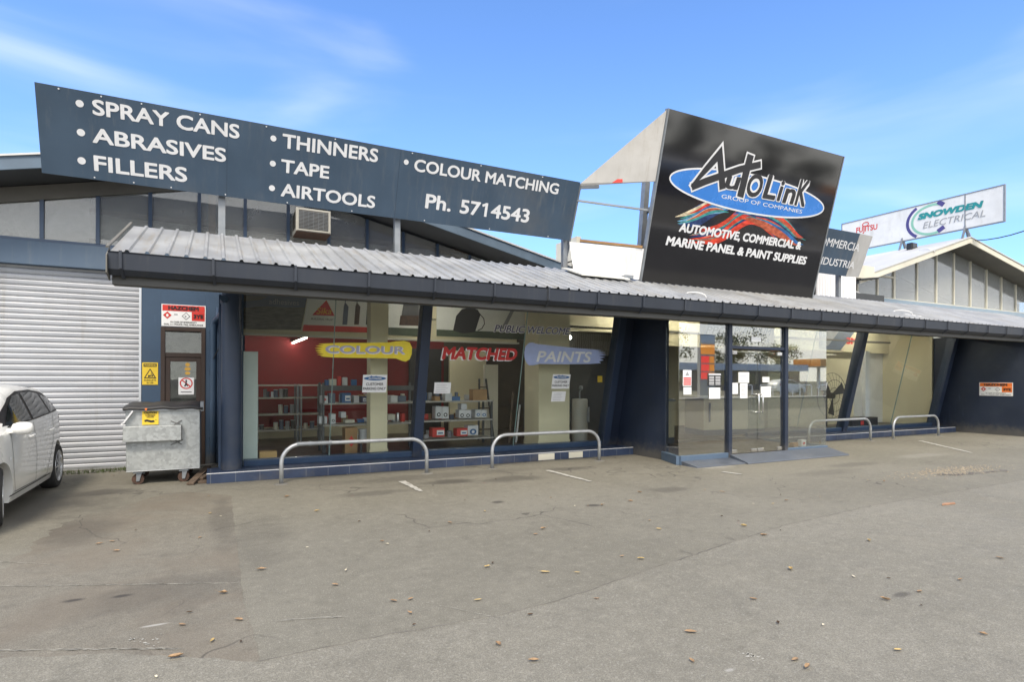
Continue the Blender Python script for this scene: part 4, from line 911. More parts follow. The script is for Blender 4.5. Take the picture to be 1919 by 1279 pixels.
# customer parking notices
for (u0, v0, u1, v1, lab) in ((680, 703, 725, 736, 'customer parking notice in the pillar bay of the first leaning window'), (1035, 702, 1068, 729, 'customer parking notice in the second leaning window')):
    s, a0, b0, w_, h_ = notice(GP, u0, v0, u1, v1, lab, 'parking_notice', 'notice', 0)
    m = MB(); GP.ring(a0+w_*.5, b0+h_*.80, w_*.46, h_*.11, .008, 32, m); 
    m.poly([GP.pt(a0+w_*x, b0+h_*y, .0086) for x, y in ((.2, .8), (.35, .97), (.4, .86), (.55, .95), (.6, .86), (.8, .8))]); m.build('oval', 'blueink', s)
    m = MB(); text(GP, 'CUSTOMER', (a0+w_*.14, b0+h_*.40), (a0+w_*.86, b0+h_*.40), h_*.15, .008, mb=m, bold=.018); text(GP, 'PARKING ONLY', (a0+w_*.03, b0+h_*.15), (a0+w_*.97, b0+h_*.15), h_*.15, .008, mb=m, bold=.018); m.build('lettering', 'ink', s, recalc=False)
    m = MB(); text(GP, 'AUTOLINK', (a0+w_*.22, b0+h_*.765), (a0+w_*.78, b0+h_*.765), h_*.08, .0094, mb=m, bold=.03, shear=.15); m.build('emblem_letters', 'paper', s, recalc=False)
notice(GP, 814, 717, 845, 738, 'white paper notice beside the second leaning column', lines=5)
notice(GP, 1034, 734, 1060, 753, 'white paper notice below the second customer parking notice', lines=5)
notice(GP, 1539, 717, 1550, 732, 'small white notice by the fan in the right window', lines=4)
EPn = PL((0, EY+.018, 0), (1, 0, 0), (0, 0, 1)); EPd = PL((0, EY+.020, 0), (1, 0, 0), (0, 0, 1))
s, *_ = notice(EPn, 1280, 694, 1296, 724, 'white and red safety notice on the left entrance glass', lines=0)
s_, a0, b0, w_, h_ = s, *_
m = MB(); 
for k in range(4): EPn.quad(a0+w_*.06, b0+h_*(.06+.13*k), a0+w_*.94, b0+h_*(.15+.13*k), .008, m)
m.build('red_lines', 'redink', s); MB().poly([EPn.pt(a0+w_*.25, b0+h_*.65, .008), EPn.pt(a0+w_*.75, b0+h_*.65, .008), EPn.pt(a0+w_*.5, b0+h_*.92, .008)]).build('warning_triangle', 'greyink', s)
notice(EPn, 1281, 726, 1296, 740, 'small white notice under the red safety notice', lines=4)
notice(EPn, 1329, 727, 1350, 748, 'square white notice low on the left entrance glass', lines=6)
s, a0, b0, w_, h_ = notice(EPn, 1327, 700, 1352, 724, 'dark opening hours sticker on the left entrance glass', 'hours_sticker', 'sticker', 0, mat='ink')
m = MB()
for k in range(6): EPn.quad(a0+w_*.08, b0+h_*(.1+.12*k), a0+w_*.45, b0+h_*(.15+.12*k), .007, m); EPn.quad(a0+w_*.55, b0+h_*(.1+.12*k), a0+w_*.92, b0+h_*(.15+.12*k), .007, m)
EPn.quad(a0+w_*.04, b0+h_*.86, a0+w_*.96, b0+h_*.97, .007, m); m.build('print', 'vinyl', s)
notice(EPd, 1384, 698, 1404, 718, 'pale blue-headed notice at the top of the left door stack', lines=5, ink='blueink')
notice(EPd, 1387, 719, 1401, 747, 'tall white notice at the foot of the left door stack', lines=9)
notice(EPd, 1366, 718, 1383, 739, 'white notice nearest the hinge of the left glass door', lines=6)
notice(EPd, 1429, 707, 1442, 717, 'small cream sticker on the right glass door', lines=2, ink='yellow')
notice(EPd, 1426, 725, 1445, 745, 'square white notice on the right glass door', lines=6)
notice(EPd, 1408, 632, 1426, 641, 'white strip notice above the entrance doors', lines=1)
# interior distributor banner over the entrance
BN = PL((0, 9.4, 0), (1, 0, 0), (0, 0, 1))
bx0, by0 = BN.px(1312, 648); bx1, by1 = BN.px(1452, 603)
s = thing('hanging_banner', 'cream hanging banner with black platinum distributor lettering inside the entrance', 'banner', BN.pt((bx0+bx1)/2, by0))
BN.slab(bx0, by0, bx1, max(by1, by0+.4), -.01, 0).build('banner_cloth', 'cream', s)
m = MB(); textpx(BN, 'PLATINUM', (1375, 627), (1446, 630), (1375, 613), .004, mb=m, bold=.02, shear=.35); textpx(BN, 'DISTRIBUTOR', (1372, 642), (1442, 645), (1372, 632), .004, mb=m, bold=.02, shear=.35); m.build('lettering', 'ink', s, recalc=False)
m = MB(); a, b = BN.px(1318, 629); a2, b2 = BN.px(1370, 605); m.poly([BN.pt(a, b, .004), BN.pt(a+(a2-a)*.85, b, .004), BN.pt(a2, b2, .004), BN.pt(a+(a2-a)*.2, b2, .004)]); m.build('dark_field', 'greyink', s)
m = MB(); textpx(BN, 'PPG', (1322, 626), (1362, 627), (1322, 612), .008, mb=m, bold=.0, shear=.3); m.build('field_lettering', 'ink', s, recalc=False)

# ================================================================== POSTERS ON THE BULKHEAD
BK = PL((0, 11.985, 0), (1, 0, 0), (0, 0, 1))
def poster(name, label, pts, mat):
    P = [BK.px(*p) for p in pts]; cx = sum(p[0] for p in P)/len(P); cy = min(p[1] for p in P)
    s = thing(name, label, 'poster', BK.pt(cx, cy, 0)); MB().prism([BK.pt(*p, -.005) for p in P], BK.n*.01).build('sheet', mat, s); return s
def pz_(s, name, pts, mat, off=.01): return MB().poly([BK.pt(*BK.px(*p), off) for p in pts]).build(name, mat, s)
K['posterblue'] = M('poster_slate', (.10, .13, .19), .5, var=.1); K['posterland'] = M('poster_landscape', (.10, .10, .085), .5, var=.6, scale=5, stretch=(1, 1, 5))
K['posterwhite'] = M('poster_white', (.78, .78, .74), .55, var=.03); K['postergreen'] = M('poster_green', (.06, .085, .05), .6, var=.2)
s = poster('wall_poster', 'slate blue landscape poster at the left end of the interior ledge', [(448, 617), (448, 538), (578, 543), (564, 619)], 'posterblue')
pz_(s, 'landscape_photo', [(448, 617), (448, 578), (500, 574), (540, 577), (572, 576), (564, 619)], 'posterland'); pz_(s, 'beach', [(448, 566), (448, 545), (520, 547), (490, 562)], 'soffit')
m = MB(); textpx(BK, 'adhesives', (504, 570), (560, 573), (504, 560), .012, mb=m, bold=0); m.build('lettering', 'greyink', s, recalc=False)
s = poster('wall_poster', 'white poster with red triangle logo and sealant cartridges', [(566, 621), (579, 543), (699, 547), (699, 624)], 'posterwhite')
pz_(s, 'red_band', [(567, 621), (569, 609), (699, 614), (699, 624)], 'redink')
t_ = pz_(s, 'red_triangle', [(585, 591), (627, 592.5), (611.5, 563)], 'redink', .011)
m = MB(); textpx(BK, 'Sika', (593, 588.5), (621, 589.5), (593, 577), .013, mb=m, bold=0, shear=.2); m.build('triangle_lettering', 'yellow', t_, recalc=False)
m = MB(); textpx(BK, 'BUILDING TRUST', (583.5, 599.5), (625, 601.5), (583.5, 596), .011, mb=m, bold=0); m.build('lettering', 'ink', s, recalc=False)
for (u, mat) in ((646, 'posterblue'), (668, 'rust'), (690, 'seam')):
    pz_(s, 'cartridge', [(u-4.5, 609), (u+4.5, 609), (u+7, 575), (u+1.5, 568), (u+2.5, 560), (u+1, 560), (u, 568), (u-2, 575)], mat)
s = poster('wall_poster', 'pale poster showing a red and black machine on green ground', [(728, 628), (728, 549), (786, 552), (786, 631)], 'posterwhite')
pz_(s, 'green_band', [(728, 628), (728, 614), (786, 616), (786, 631)], 'postergreen'); pz_(s, 'machine_top', [(752, 592), (756, 570), (785, 568), (785, 592)], 'ink', .012); pz_(s, 'machine_base', [(748, 610), (750, 592), (785, 592), (785, 611)], 'rust', .012)
s = poster('wall_poster', 'pale poster showing a black bucket beside the second leaning column', [(818, 630), (818, 553), (1008, 561), (1008, 638)], 'posterwhite')
pz_(s, 'green_band', [(818, 630), (818, 618), (1008, 625), (1008, 638)], 'postergreen')
z2 = lambda x, y: (760+x/3.996, 560+y/3.996)
pz_(s, 'bucket', [z2(*q) for q in [(355, 240), (378, 130), (420, 80), (490, 65), (540, 85), (560, 120), (520, 250), (430, 262)]], 'ink', .012)
m = MB(); BK.ribbon([BK.px(*z2(*q)) for q in [(550, 110), (585, 150), (590, 190), (570, 225), (540, 240)]], .02, .012, mb=m); m.build('bucket_handle', 'ink', s)
pz_(s, 'small_sign', [z2(*q) for q in [(870, 210), (1000, 105), (1055, 110), (1030, 200), (960, 245)]], 'greyink', .012)
pz_(s, 'nozzle', [z2(*q) for q in [(715, 225), (790, 80), (812, 90), (745, 230)]], 'greyink', .011)
BK2 = PL((0, 12.03, 0), (1, 0, 0), (0, 0, 1))
s = thing('wall_poster', 'dark blue poster with bold red letters behind the right window', 'poster', BK2.pt(14, 2.6))
def p2(name, pts, mat, off=.0): return MB().prism([BK2.pt(*BK2.px(*p), off) for p in pts], BK2.n*.006).build(name, mat, s)
p2('sheet', [(1535, 655), (1535, 612), (1606, 617), (1575, 657)], 'posterblue'); p2('pale_streak', [(1540, 652), (1540, 622), (1575, 617), (1552, 648)], 'greyink', .008)
m = MB(); textpx(BK2, '3M', (1586, 645), (1606, 646), (1586, 633), .010, mb=m, bold=.05); m.build('lettering', 'redink', s, recalc=False)

# ================================================================== BARRIER RAILS
def rail(x0, x1, label, z=.595):
    s = thing('barrier_rail', label, 'barrier rail', ((x0+x1)/2, 9.5, 0), 'hooped pipe rails along the shopfront')
    r = .28; P = [(x0, 9.5, 0), (x0, 9.5, z-r)]
    P += [(x0+r-r*math.cos(a), 9.5, z-r+r*math.sin(a)) for a in [k*math.pi/16 for k in range(1, 9)]]
    P += [(x1-r+r*math.sin(a), 9.5, z-r+r*math.cos(a)) for a in [k*math.pi/16 for k in range(0, 9)]]
    P += [(x1, 9.5, 0)]
    MB().tube(P, .031, 14).build('hoop', 'steel', s, smooth='full')
    f = MB()
    for x in (x0, x1): f.lathe((x, 9.5, 0), [(.11, 0.0), (.09, .012), (.03, .014)], 18)
    f.build('footing', 'soffit', s)
    return s
s = rail(.90, 3.20, 'hooped pipe rail with a taped sleeve, nearest the galvanised bin')
MB().tube([(1.12, 9.5, .5951), (1.62, 9.5, .5951)], .0335, 14).tube([(1.30, 9.5, .595), (1.33, 9.5, .595)], .040, 14).tube([(1.6, 9.5, .595), (1.64, 9.5, .595)], .040, 14).build('repair_sleeve', 'steelpost', s, smooth=True)
rail(4.42, 6.74, 'hooped pipe rail in front of the bare patches on the tiled step')
rail(12.95, 15.40, 'hooped pipe rail just beyond the glazed entrance')
rail(16.40, 18.57, 'hooped pipe rail nearest the dark projecting wall')

# ================================================================== SKIP BIN
SB = thing('skip_bin', 'galvanised front-lift rubbish bin with sagging black lid and yellow caution sticker', 'rubbish bin', (-.69, 10.4, 0))
x0, x1, yf, yb, zb, zt = -1.185, -.205, 10.33, 11.35, .19, 1.13
body = MB().hexa([(x0+.01, yf+.02, zb), (x1-.0, yf+.02, zb+.0), (x1, yb, zb), (x0+.01, yb, zb), (x0, yf, zt), (x1-.005, yf, zt), (x1-.005, yb, zt+.06), (x0, yb, zt+.06)])
body.build('body', 'galv', SB, bevel=.012)
rim = MB().bar((x0-.015, yf-.015, zt-.01), (x1+.015, yf-.015, zt-.01), .035, .03).bar((x0-.01, yf, zt), (x0-.01, yb, zt+.06), .03, .03).bar((x1+.005, yf, zt), (x1+.005, yb, zt+.06), .03, .03).box(x0+.01, x1-.01, yf+.0, yf+.019, zb+.01, zb+.02)
rim.build('rim', 'steel', SB, bevel=.004)
ld_ = MB(); nx_, ny_ = 14, 6; vs = []; fs = []
rl = random.Random(3)
for j in range(ny_+1):
    for i in range(nx_+1):
        u = i/nx_; v = j/ny_
        vs.append((x0-.03+(x1-x0+.07)*u, yf-.06+(yb-yf+.1)*v, zt+.022+.055*v**.5+.012*math.sin(math.pi*u)*(1-v)+.008*math.sin(u*17)+rl.uniform(-.004, .004)))
for j in range(ny_):
    for i in range(nx_): q = j*(nx_+1)+i; fs.append((q, q+1, q+nx_+2, q+nx_+1))
lo = ld_.add(vs, fs).build('lid', M('black_lid', (.03, .03, .032), .55, var=.2, scale=6, dirt=(.10, .09, .08), dirtamt=.5), SB, smooth='full')
md = lo.modifiers.new('thickness', 'SOLIDIFY'); md.thickness = .035; md.offset = -1
MB().prism([(x0+.25, yf-.066, 1.148), (x0+.285, yf-.066, 1.150), (x0+.272, yf-.066, 1.115), (x0+.262, yf-.066, 1.115)], (0, -.002, 0)).build('orange_streak', 'orangeink', lo)
BP = PL((0, yf, 0), (1, 0, 0), (0, .0, 1)); P_ = lambda u, v: atY(u, v, yf)
pk0 = P_(236, 838); pk1 = P_(340, 801)
pk = MB().box(x0-.02, -.455, yf-.10, yf+.0, .655, .885); pk.build('fork_pocket', 'galv', SB, bevel=.008)
MB().box(-.458, -.452, yf-.095, yf-.005, .665, .875).build('pocket_mouth', 'seam', SB)
scr = MB()
for (a, b, c, d) in ((-.60, .945, -.46, .885), (-.45, .955, -.56, .885), (-.60, .58, -.44, .655), (-.45, .58, -.55, .655)):
    scr.bar((a, yf-.0, b), (c, yf-.004, d), .012, .012)
scr.build('weld_scar', M('sooty_weld', (.12, .12, .115), .7, var=.4, scale=20), SB)
MB().bar((x0-.02, yf-.03, .93), (x0+.10, yf-.035, 1.115), .05, .02).bar((x0-.05, yf-.02, .92), (x0+.0, yf-.02, .95), .03, .02).build('lid_stay', 'vinyl', SB)
MB().box(x1+.0, x1+.05, yf-.03, yf+.12, 1.09, 1.24).build('hinge_plate', 'steelpost', SB, bevel=.006)
cs = thing('tmp', 'x', 'x', (0, 0, 0)); bpy.data.objects.remove(cs)
ST = PL((0, yf-.004, 0), (1, 0, 0), (0, 0, 1)); sa, sb = ST.px(267, 797); sc_, sd_ = ST.px(298, 769)
sk = ST.slab(sa, sb, sc_, sd_, 0, .003).build('caution_sticker', 'yellow', SB); sw, shh = sc_-sa, sd_-sb
m = MB(); text(ST, 'CAUTION', (sa+sw*.12, sb+shh*.76), (sa+sw*.88, sb+shh*.76), shh*.14, .006, mb=m, bold=.05); text(ST, 'OVERHEAD', (sa+sw*.2, sb+shh*.60), (sa+sw*.8, sb+shh*.60), shh*.09, .006, mb=m, bold=.03); text(ST, 'HAZARD', (sa+sw*.28, sb+shh*.48), (sa+sw*.72, sb+shh*.48), shh*.09, .006, mb=m, bold=.03)
ST.ribbon([(sa+sw*.15, sb+shh*.26), (sa+sw*.3, sb+shh*.3), (sa+sw*.55, sb+shh*.22), (sa+sw*.75, sb+shh*.24)], shh*.14, .006, mb=m); ST.ring(sa+sw*.84, sb+shh*.32, sw*.03, sw*.03, .006, 10, m); m.build('sticker_print', 'ink', sk, recalc=False)
for (x, y) in ((-1.03, 10.42), (-.43, 10.40), (-1.03, 11.2), (-.4, 11.2)):
    wh = MB().lathe((x, y, .08), [(.02, -.028), (.078, -.028), (.08, -.02), (.08, .02), (.078, .028), (.02, .028)], 22, 'y').build('castor_wheel', 'rust', SB, smooth=True)
    MB().prism([(x-.02, y-.045, .05), (x+.02, y-.045, .05), (x+.05, y-.045, .172), (x-.02, y-.045, .172)], (0, .009, 0)).prism([(x-.02, y+.036, .05), (x+.02, y+.036, .05), (x+.05, y+.036, .172), (x-.02, y+.036, .172)], (0, .009, 0)).box(x-.06, x+.06, y-.06, y+.06, .172, .192).build('fork', 'steelpost', wh)
for a, b, c, lab in (((-.33, 9.98, .02), (-.10, 10.75, .16), (.10, .03), 'grey plank propped against the rear castor of the bin'), ((-.16, 10.05, .02), (-.02, 10.7, .03), (.14, .035), 'dark board lying between the bin and the tiled step'), ((-.2, 10.2, .06), (-.04, 10.4, .10), (.09, .03), 'short broken board on the pile beside the tiled step')):
    tag(MB().bar(a, b, *c).build('timber_board', 'plank', None, bevel=.004), lab, 'board', 'scrap boards beside the bin')

# ================================================================== CAR
CX, CY = -2.04, 9.3            # right flank at X = -2.04, car runs along Y, nose towards the camera
CAR = thing('parked_car', 'white hatchback parked nose-out in front of the roller door', 'car', (CX-.86, CY, 0))
HWID = .86
def lerp_t(tab, y):
    for (a, va), (b, vb) in zip(tab[:-1], tab[1:]):
        if y <= b: 
            t = max(0, min(1, (y-a)/(b-a))); return va+(vb-va)*(t*t*(3-2*t)*.5+t*.5)
    return tab[-1][1]
TOP = [(7.02, .62), (7.10, .74), (7.3, .80), (7.7, .90), (8.05, 1.0), (8.5, 1.27), (8.9, 1.46), (9.3, 1.525), (9.9, 1.53), (10.5, 1.49), (10.85, 1.42), (11.1, 1.22), (11.28, .98), (11.36, .80), (11.40, .6)]
WID = [(7.02, .50), (7.1, .66), (7.3, .78), (7.6, .84), (8.2, .86), (9.5, .865), (10.4, .86), (10.9, .83), (11.15, .77), (11.3, .66), (11.40, .50)]
BELT = [(7.02, .60), (7.6, .84), (8.0, .97), (9.0, 1.01), (10.0, 1.06), (10.8, 1.10), (11.1, 1.05), (11.40, .58)]
BOT = [(7.02, .30), (7.2, .22), (8, .19), (10.5, .19), (11.1, .26), (11.40, .40)]
def halfw(y, z):
    w_ = lerp_t(WID, y); b = lerp_t(BELT, y); t_ = lerp_t(TOP, y)
    if z <= .32: return w_*(.955+.045*max(0, (z-.18)/.14))
    if z <= .62: return w_
    if z <= b: return w_*(1-.035*((z-.62)/max(.05, b-.62))**1.5)
    k = (z-b)/max(.02, t_-b)
    return w_*(.965-.20*k-.04*k*k)*(1 if k < .86 else 1-.55*((k-.86)/.14)**2)
ys = [7.02, 7.06, 7.12, 7.2, 7.3]+[7.3+.1*k for k in range(1, 39)]+[11.16, 11.22, 11.28, 11.33, 11.37, 11.40]
cb = MB(); rings = []
for y in ys:
    b = lerp_t(BELT, y); t_ = lerp_t(TOP, y); z0_ = lerp_t(BOT, y); b = min(b, t_-.03)
    zs_ = [z0_, min(z0_+.06, b), .32, .42, .52, .62, .72, .80, .88, b]
    zs_ = sorted(set([min(b, max(z0_, q)) for q in zs_])); 
    while len(zs_) < 10: zs_.insert(1, (zs_[0]+zs_[1])/2)
    up = [b+(t_-b)*k for k in (.12, .3, .5, .68, .82, .9, .95, .98)]
    half = [(halfw(y, q), q) for q in zs_+up]
    half = [(half[0][0]*.5, z0_)]+half+[(half[-1][0]*.62, t_-.004), (half[-1][0]*.3, t_)]
    rings.append([(CX-HWID+hx, y, q) for hx, q in half]+[(CX-HWID-hx, y, q) for hx, q in reversed(half)])
n = len(rings[0]); vs = [p for r in rings for p in r]; fs = []
for i in range(len(rings)-1):
    for k in range(n): fs.append((i*n+k, i*n+(k+1) % n, (i+1)*n+(k+1) % n, (i+1)*n+k))
fs += [tuple(range(n)), tuple(reversed(range((len(rings)-1)*n, len(rings)*n)))]
body = cb.add(vs, fs).build('body', 'carpaint', CAR, smooth='full')
WY = (8.12, 10.68); WR = .315
cut = MB()
for y in WY: cut.lathe((CX, y, WR+.005), [(WR+.052, -2.2), (WR+.052, .3)], 40, 'x')
co = cut.build('arch_cutter', 'carpaint', CAR)
bm_ = body.modifiers.new('arches', 'BOOLEAN'); bm_.object = co; bm_.operation = 'DIFFERENCE'; bm_.solver = 'EXACT'
dg = bpy.context.evaluated_depsgraph_get(); me2 = bpy.data.meshes.new_from_object(body.evaluated_get(dg))
body.modifiers.clear(); body.data = me2; bpy.data.objects.remove(co)
me2.set_sharp_from_angle(angle=R(38))
for p in me2.polygons: p.use_smooth = True
# dark wheel wells
wl = MB()
for y in WY: wl.lathe((CX-.30, y, WR+.005), [(WR+.05, -.02), (WR+.05, .0)], 32, 'x'); 
wl.box(CX-1.5, CX-.22, 7.5, 11.0, .24, .30); wl.build('underbody', 'seam', CAR)
def side(y, z, off=.004): return (CX-HWID+halfw(y, z)+off, y, z)
def sidepatch(pts, off, mb=None, sub=7):
    mb = mb or MB(); c0 = (sum(p[0] for p in pts)/len(pts), sum(p[1] for p in pts)/len(pts)); N_ = len(pts); dense = []
    for i in range(N_):
        a, b = pts[i], pts[(i+1) % N_]
        for k in range(5): dense.append((a[0]+(b[0]-a[0])*k/5, a[1]+(b[1]-a[1])*k/5))
    n = len(dense); vs = []; fs = []
    for j in range(sub):
        s_ = 1-j/sub
        vs += [side(c0[0]+(p[0]-c0[0])*s_, c0[1]+(p[1]-c0[1])*s_, off) for p in dense]
    vs.append(side(*c0, off))
    for j in range(sub-1):
        for k in range(n): fs.append((j*n+k, j*n+(k+1) % n, (j+1)*n+(k+1) % n, (j+1)*n+k))
    for k in range(n): fs.append(((sub-1)*n+k, (sub-1)*n+(k+1) % n, sub*n))
    return mb.add(vs, fs)
def sideline(pts, wd, off, mb=None):
    mb = mb or MB(); D_ = []
    for a, b in zip(pts[:-1], pts[1:]):
        for k in range(8): D_.append((a[0]+(b[0]-a[0])*k/8, a[1]+(b[1]-a[1])*k/8))
    D_.append(pts[-1]); L = []; Rr = []
    for i, p in enumerate(D_):
        a = D_[max(0, i-1)]; b = D_[min(len(D_)-1, i+1)]; d = Vector((b[0]-a[0], b[1]-a[1])).normalized(); nn = Vector((-d.y, d.x))*wd/2
        L.append(side(p[0]+nn.x, p[1]+nn.y, off)); Rr.append(side(p[0]-nn.x, p[1]-nn.y, off))
    n = len(D_); return mb.add(L+Rr, [(i, i+1, n+i+1, n+i) for i in range(n-1)])
sidepatch([(8.28, 1.03), (9.60, 1.07), (10.86, 1.12), (10.9, 1.17), (10.72, 1.33), (10.45, 1.40), (9.9, 1.445), (9.3, 1.435), (8.95, 1.36), (8.6, 1.20)], .003).build('window_surround', 'black', CAR, smooth='full')
sidepatch([(8.50, 1.06), (9.38, 1.08), (9.36, 1.405), (9.12, 1.38), (8.85, 1.27)], .007).build('front_window', 'carglass', CAR, smooth='full')
sidepatch([(9.47, 1.085), (10.28, 1.115), (10.22, 1.385), (9.9, 1.415), (9.46, 1.41)], .007).build('rear_window', 'carglass', CAR, smooth='full')
sidepatch([(10.35, 1.12), (10.80, 1.145), (10.66, 1.31), (10.30, 1.375)], .007).build('quarter_window', 'carglass', CAR, smooth='full')
for nm, pl_ in (('door', [(8.50, 1.0), (8.50, .6), (8.56, .30), (9.40, .29), (9.46, .6), (9.43, 1.04)]), ('door', [(9.43, 1.04), (9.46, .6), (9.40, .29), (9.95, .29), (10.2, .55), (10.40, .80), (10.42, 1.08)])):
    d = sideline(pl_, .009, .003).build(nm, 'seam', CAR)
    hy = 9.22 if pl_[0][0] < 9 else 10.2
    P = [side(hy-.10, .88, .0), side(hy-.09, .88, .032), side(hy+.08, .885, .032), side(hy+.10, .885, .0)]
    MB().tube(P, [.014, .017, .017, .014], 10).build('handle', 'carpaint', d, smooth='full')
sideline([(8.40, .27), (10.22, .27)], .016, .002).build('sill_line', 'seam', CAR)
sideline([(8.36, .70), (8.43, .70)], .03, .004).build('side_marker', 'vinyl', CAR)
# the far flank mirrors the near one; nose details
MXC = CX-HWID
def far(mb):
    mb.v = [(2*MXC-p[0], p[1], p[2]) for p in mb.v]; return mb
far(sidepatch([(8.28, 1.03), (9.60, 1.07), (10.86, 1.12), (10.9, 1.17), (10.72, 1.33), (10.45, 1.40), (9.9, 1.445), (9.3, 1.435), (8.95, 1.36), (8.6, 1.20)], .003)).build('window_surround', 'black', CAR, smooth='full')
far(sidepatch([(8.50, 1.06), (9.38, 1.08), (9.36, 1.405), (9.12, 1.38), (8.85, 1.27)], .007)).build('front_window', 'carglass', CAR, smooth='full')
far(sidepatch([(9.47, 1.085), (10.28, 1.115), (10.22, 1.385), (9.9, 1.415), (9.46, 1.41)], .007)).build('rear_window', 'carglass', CAR, smooth='full')
far(sideline([(8.50, 1.0), (8.50, .6), (8.56, .30), (9.40, .29), (9.46, .6), (9.43, 1.04)], .009, .003)).build('door', 'seam', CAR); far(sideline([(9.46, .6), (9.40, .29), (9.95, .29), (10.2, .55), (10.40, .80), (10.42, 1.08)], .009, .003)).build('door', 'seam', CAR)
far(sidepatch([(7.22, .66), (7.72, .80), (7.62, .86), (7.28, .76)], .006)).build('headlight', 'alu', CAR)
MB().box(MXC-.42, MXC+.42, 7.005, 7.03, .54, .60).build('grille', 'black', CAR, bevel=.004); MB().box(MXC-.5, MXC+.5, 7.02, 7.12, .34, .44).build('air_intake', 'black', CAR, bevel=.006); MB().box(MXC-.2, MXC+.2, 6.99, 7.004, .45, .53).build('number_plate', 'paper', CAR, bevel=.003)
MB().box(MXC-.6, MXC+.6, 11.385, 11.41, .50, .56).build('rear_bumper_trim', 'black', CAR)
# mirror
mr_ = MB(); cxm = CX+.085; 
mr_.lathe((0, 0, 0), [(.02, -.10), (.055, -.085), (.075, -.03), (.075, .04), (.058, .085), (.02, .10)], 18, 'x')
mr_.v = [(cxm+p[0], 8.47+p[1]*.75+.02*abs(p[0])*5, 1.03+p[2]*.95) for p in mr_.v]
mo = mr_.build('mirror', 'carpaint', CAR, smooth='full'); MB().bar((CX-.05, 8.5, 1.0), (CX+.03, 8.48, 1.01), .07, .05).build('mirror_arm', 'carpaint', mo)
m2_ = MB(); m2_.v = list(mr_.v); m2_.f = list(mr_.f); far(m2_).build('mirror', 'carpaint', CAR, smooth='full')
# windscreen, tail lamp, bumper seam, roof moulding
wsb = []
for (y, k) in ((8.02, .9), (8.86, .80)):
    z = lerp_t(TOP, y)+.004; wsb += [(CX-HWID-halfw(y, z-.03)*k, y, z), (CX-HWID+halfw(y, z-.03)*k, y, z)]
MB().add([wsb[0], wsb[1], wsb[3], wsb[2]], [(0, 1, 2, 3)]).build('windscreen', 'carglass', CAR)
sidepatch([(11.02, .80), (11.12, .84), (11.16, 1.02), (11.02, 1.10), (10.96, 1.0)], .006).build('tail_lamp', M('tail_lamp_red', (.35, .02, .02), .15, var=.1), CAR)
sidepatch([(7.22, .66), (7.72, .80), (7.62, .86), (7.28, .76)], .006).build('headlight', M('headlight_lens', (.5, .5, .5), .08, var=.1), CAR)
sideline([(8.3, .9), (10.9, .93)], .01, .0015).build('crease', 'carpaint', CAR)
for sx_ in (1, -1):
    for y in WY:
        xc = CX-.10 if sx_ == 1 else CX-2*HWID+.10
        ty = MB().lathe((xc, y, WR), [(.20, -.10), (.29, -.10), (WR, -.075), (WR+.004, 0), (WR, .075), (.295, .098), (.225, .10), (.215, .08)], 36, 'x')
        wheel = ty.build('wheel', 'rubber', CAR, smooth=True); wheel_root = wheel
        f = MB().lathe((xc, y, WR), [(.212, .05), (.226, .098), (.222, .104), (.205, .085), (.19, .05)], 36, 'x')
        for k in range(10):
            a = 2*math.pi*k/10; d = .018 if k % 2 else -.018
            f.bar((xc+.088*sx_, y+.035*math.cos(a), WR+.035*math.sin(a)), (xc+.088*sx_, y+.207*math.cos(a+d), WR+.207*math.sin(a+d)), .016, .030, (1, 0, 0))
        f.lathe((xc, y, WR), [(.05, .07), (.05, .098), (.03, .104)], 16, 'x'); f.build('rim', 'alu', wheel, smooth=True)
        MB().lathe((xc, y, WR), [(.20, .0), (.20, .03)], 24, 'x').build('brake_backing', 'seam', wheel)
        if y < 9:
            c0 = V(xc, y, WR)-ORG['parked_car']; wheel.matrix_local = Matrix.Translation(c0) @ Matrix.Rotation(R(13), 4, 'Z') @ Matrix.Translation(-c0)

# ================================================================== INTERIOR FURNISHINGS
def shelf(name, label, x0, x1, y, dep, levels, posts, top, mat='shelfsteel'):
    s = thing(name, label, 'shelving', ((x0+x1)/2, y, .15))
    m = MB()
    for x in posts:
        for yy in (y, y+dep-.04): m.box(x-.02, x+.02, yy, yy+.04, .15, top)
    m.build('uprights', mat, s)
    for z in levels: MB().box(x0, x1, y-.005, y+dep, z-.03, z).build('shelf', 'shelfboard', s)
    return s
shelf('shelving_unit', 'dim two-bay shelving against the red wall behind the white panel', .83, 2.25, 14.3, .5, (.42, .78, 1.16, 1.45), (.85, 1.70, 1.78, 2.23), 1.46, 'steelpost')
shelf('shelving_unit', 'dark steel shelving behind the first cream pillar', 1.87, 3.75, 11.75, .5, (.70, 1.12), (1.87, 3.1, 3.73), 1.52)
MB().box(1.88, 3.72, 11.76, 11.8, 1.36, 1.46).build('header_rail', 'shelfsteel', bpy.data.objects['shelving_unit.001'])
shelf('shelving_unit', 'white-edged shelving stocked with cartons beside the second leaning column', 3.85, 5.50, 11.75, .5, (.32, .72, 1.13), (3.87, 5.46), 1.13)
rg = random.Random(11)
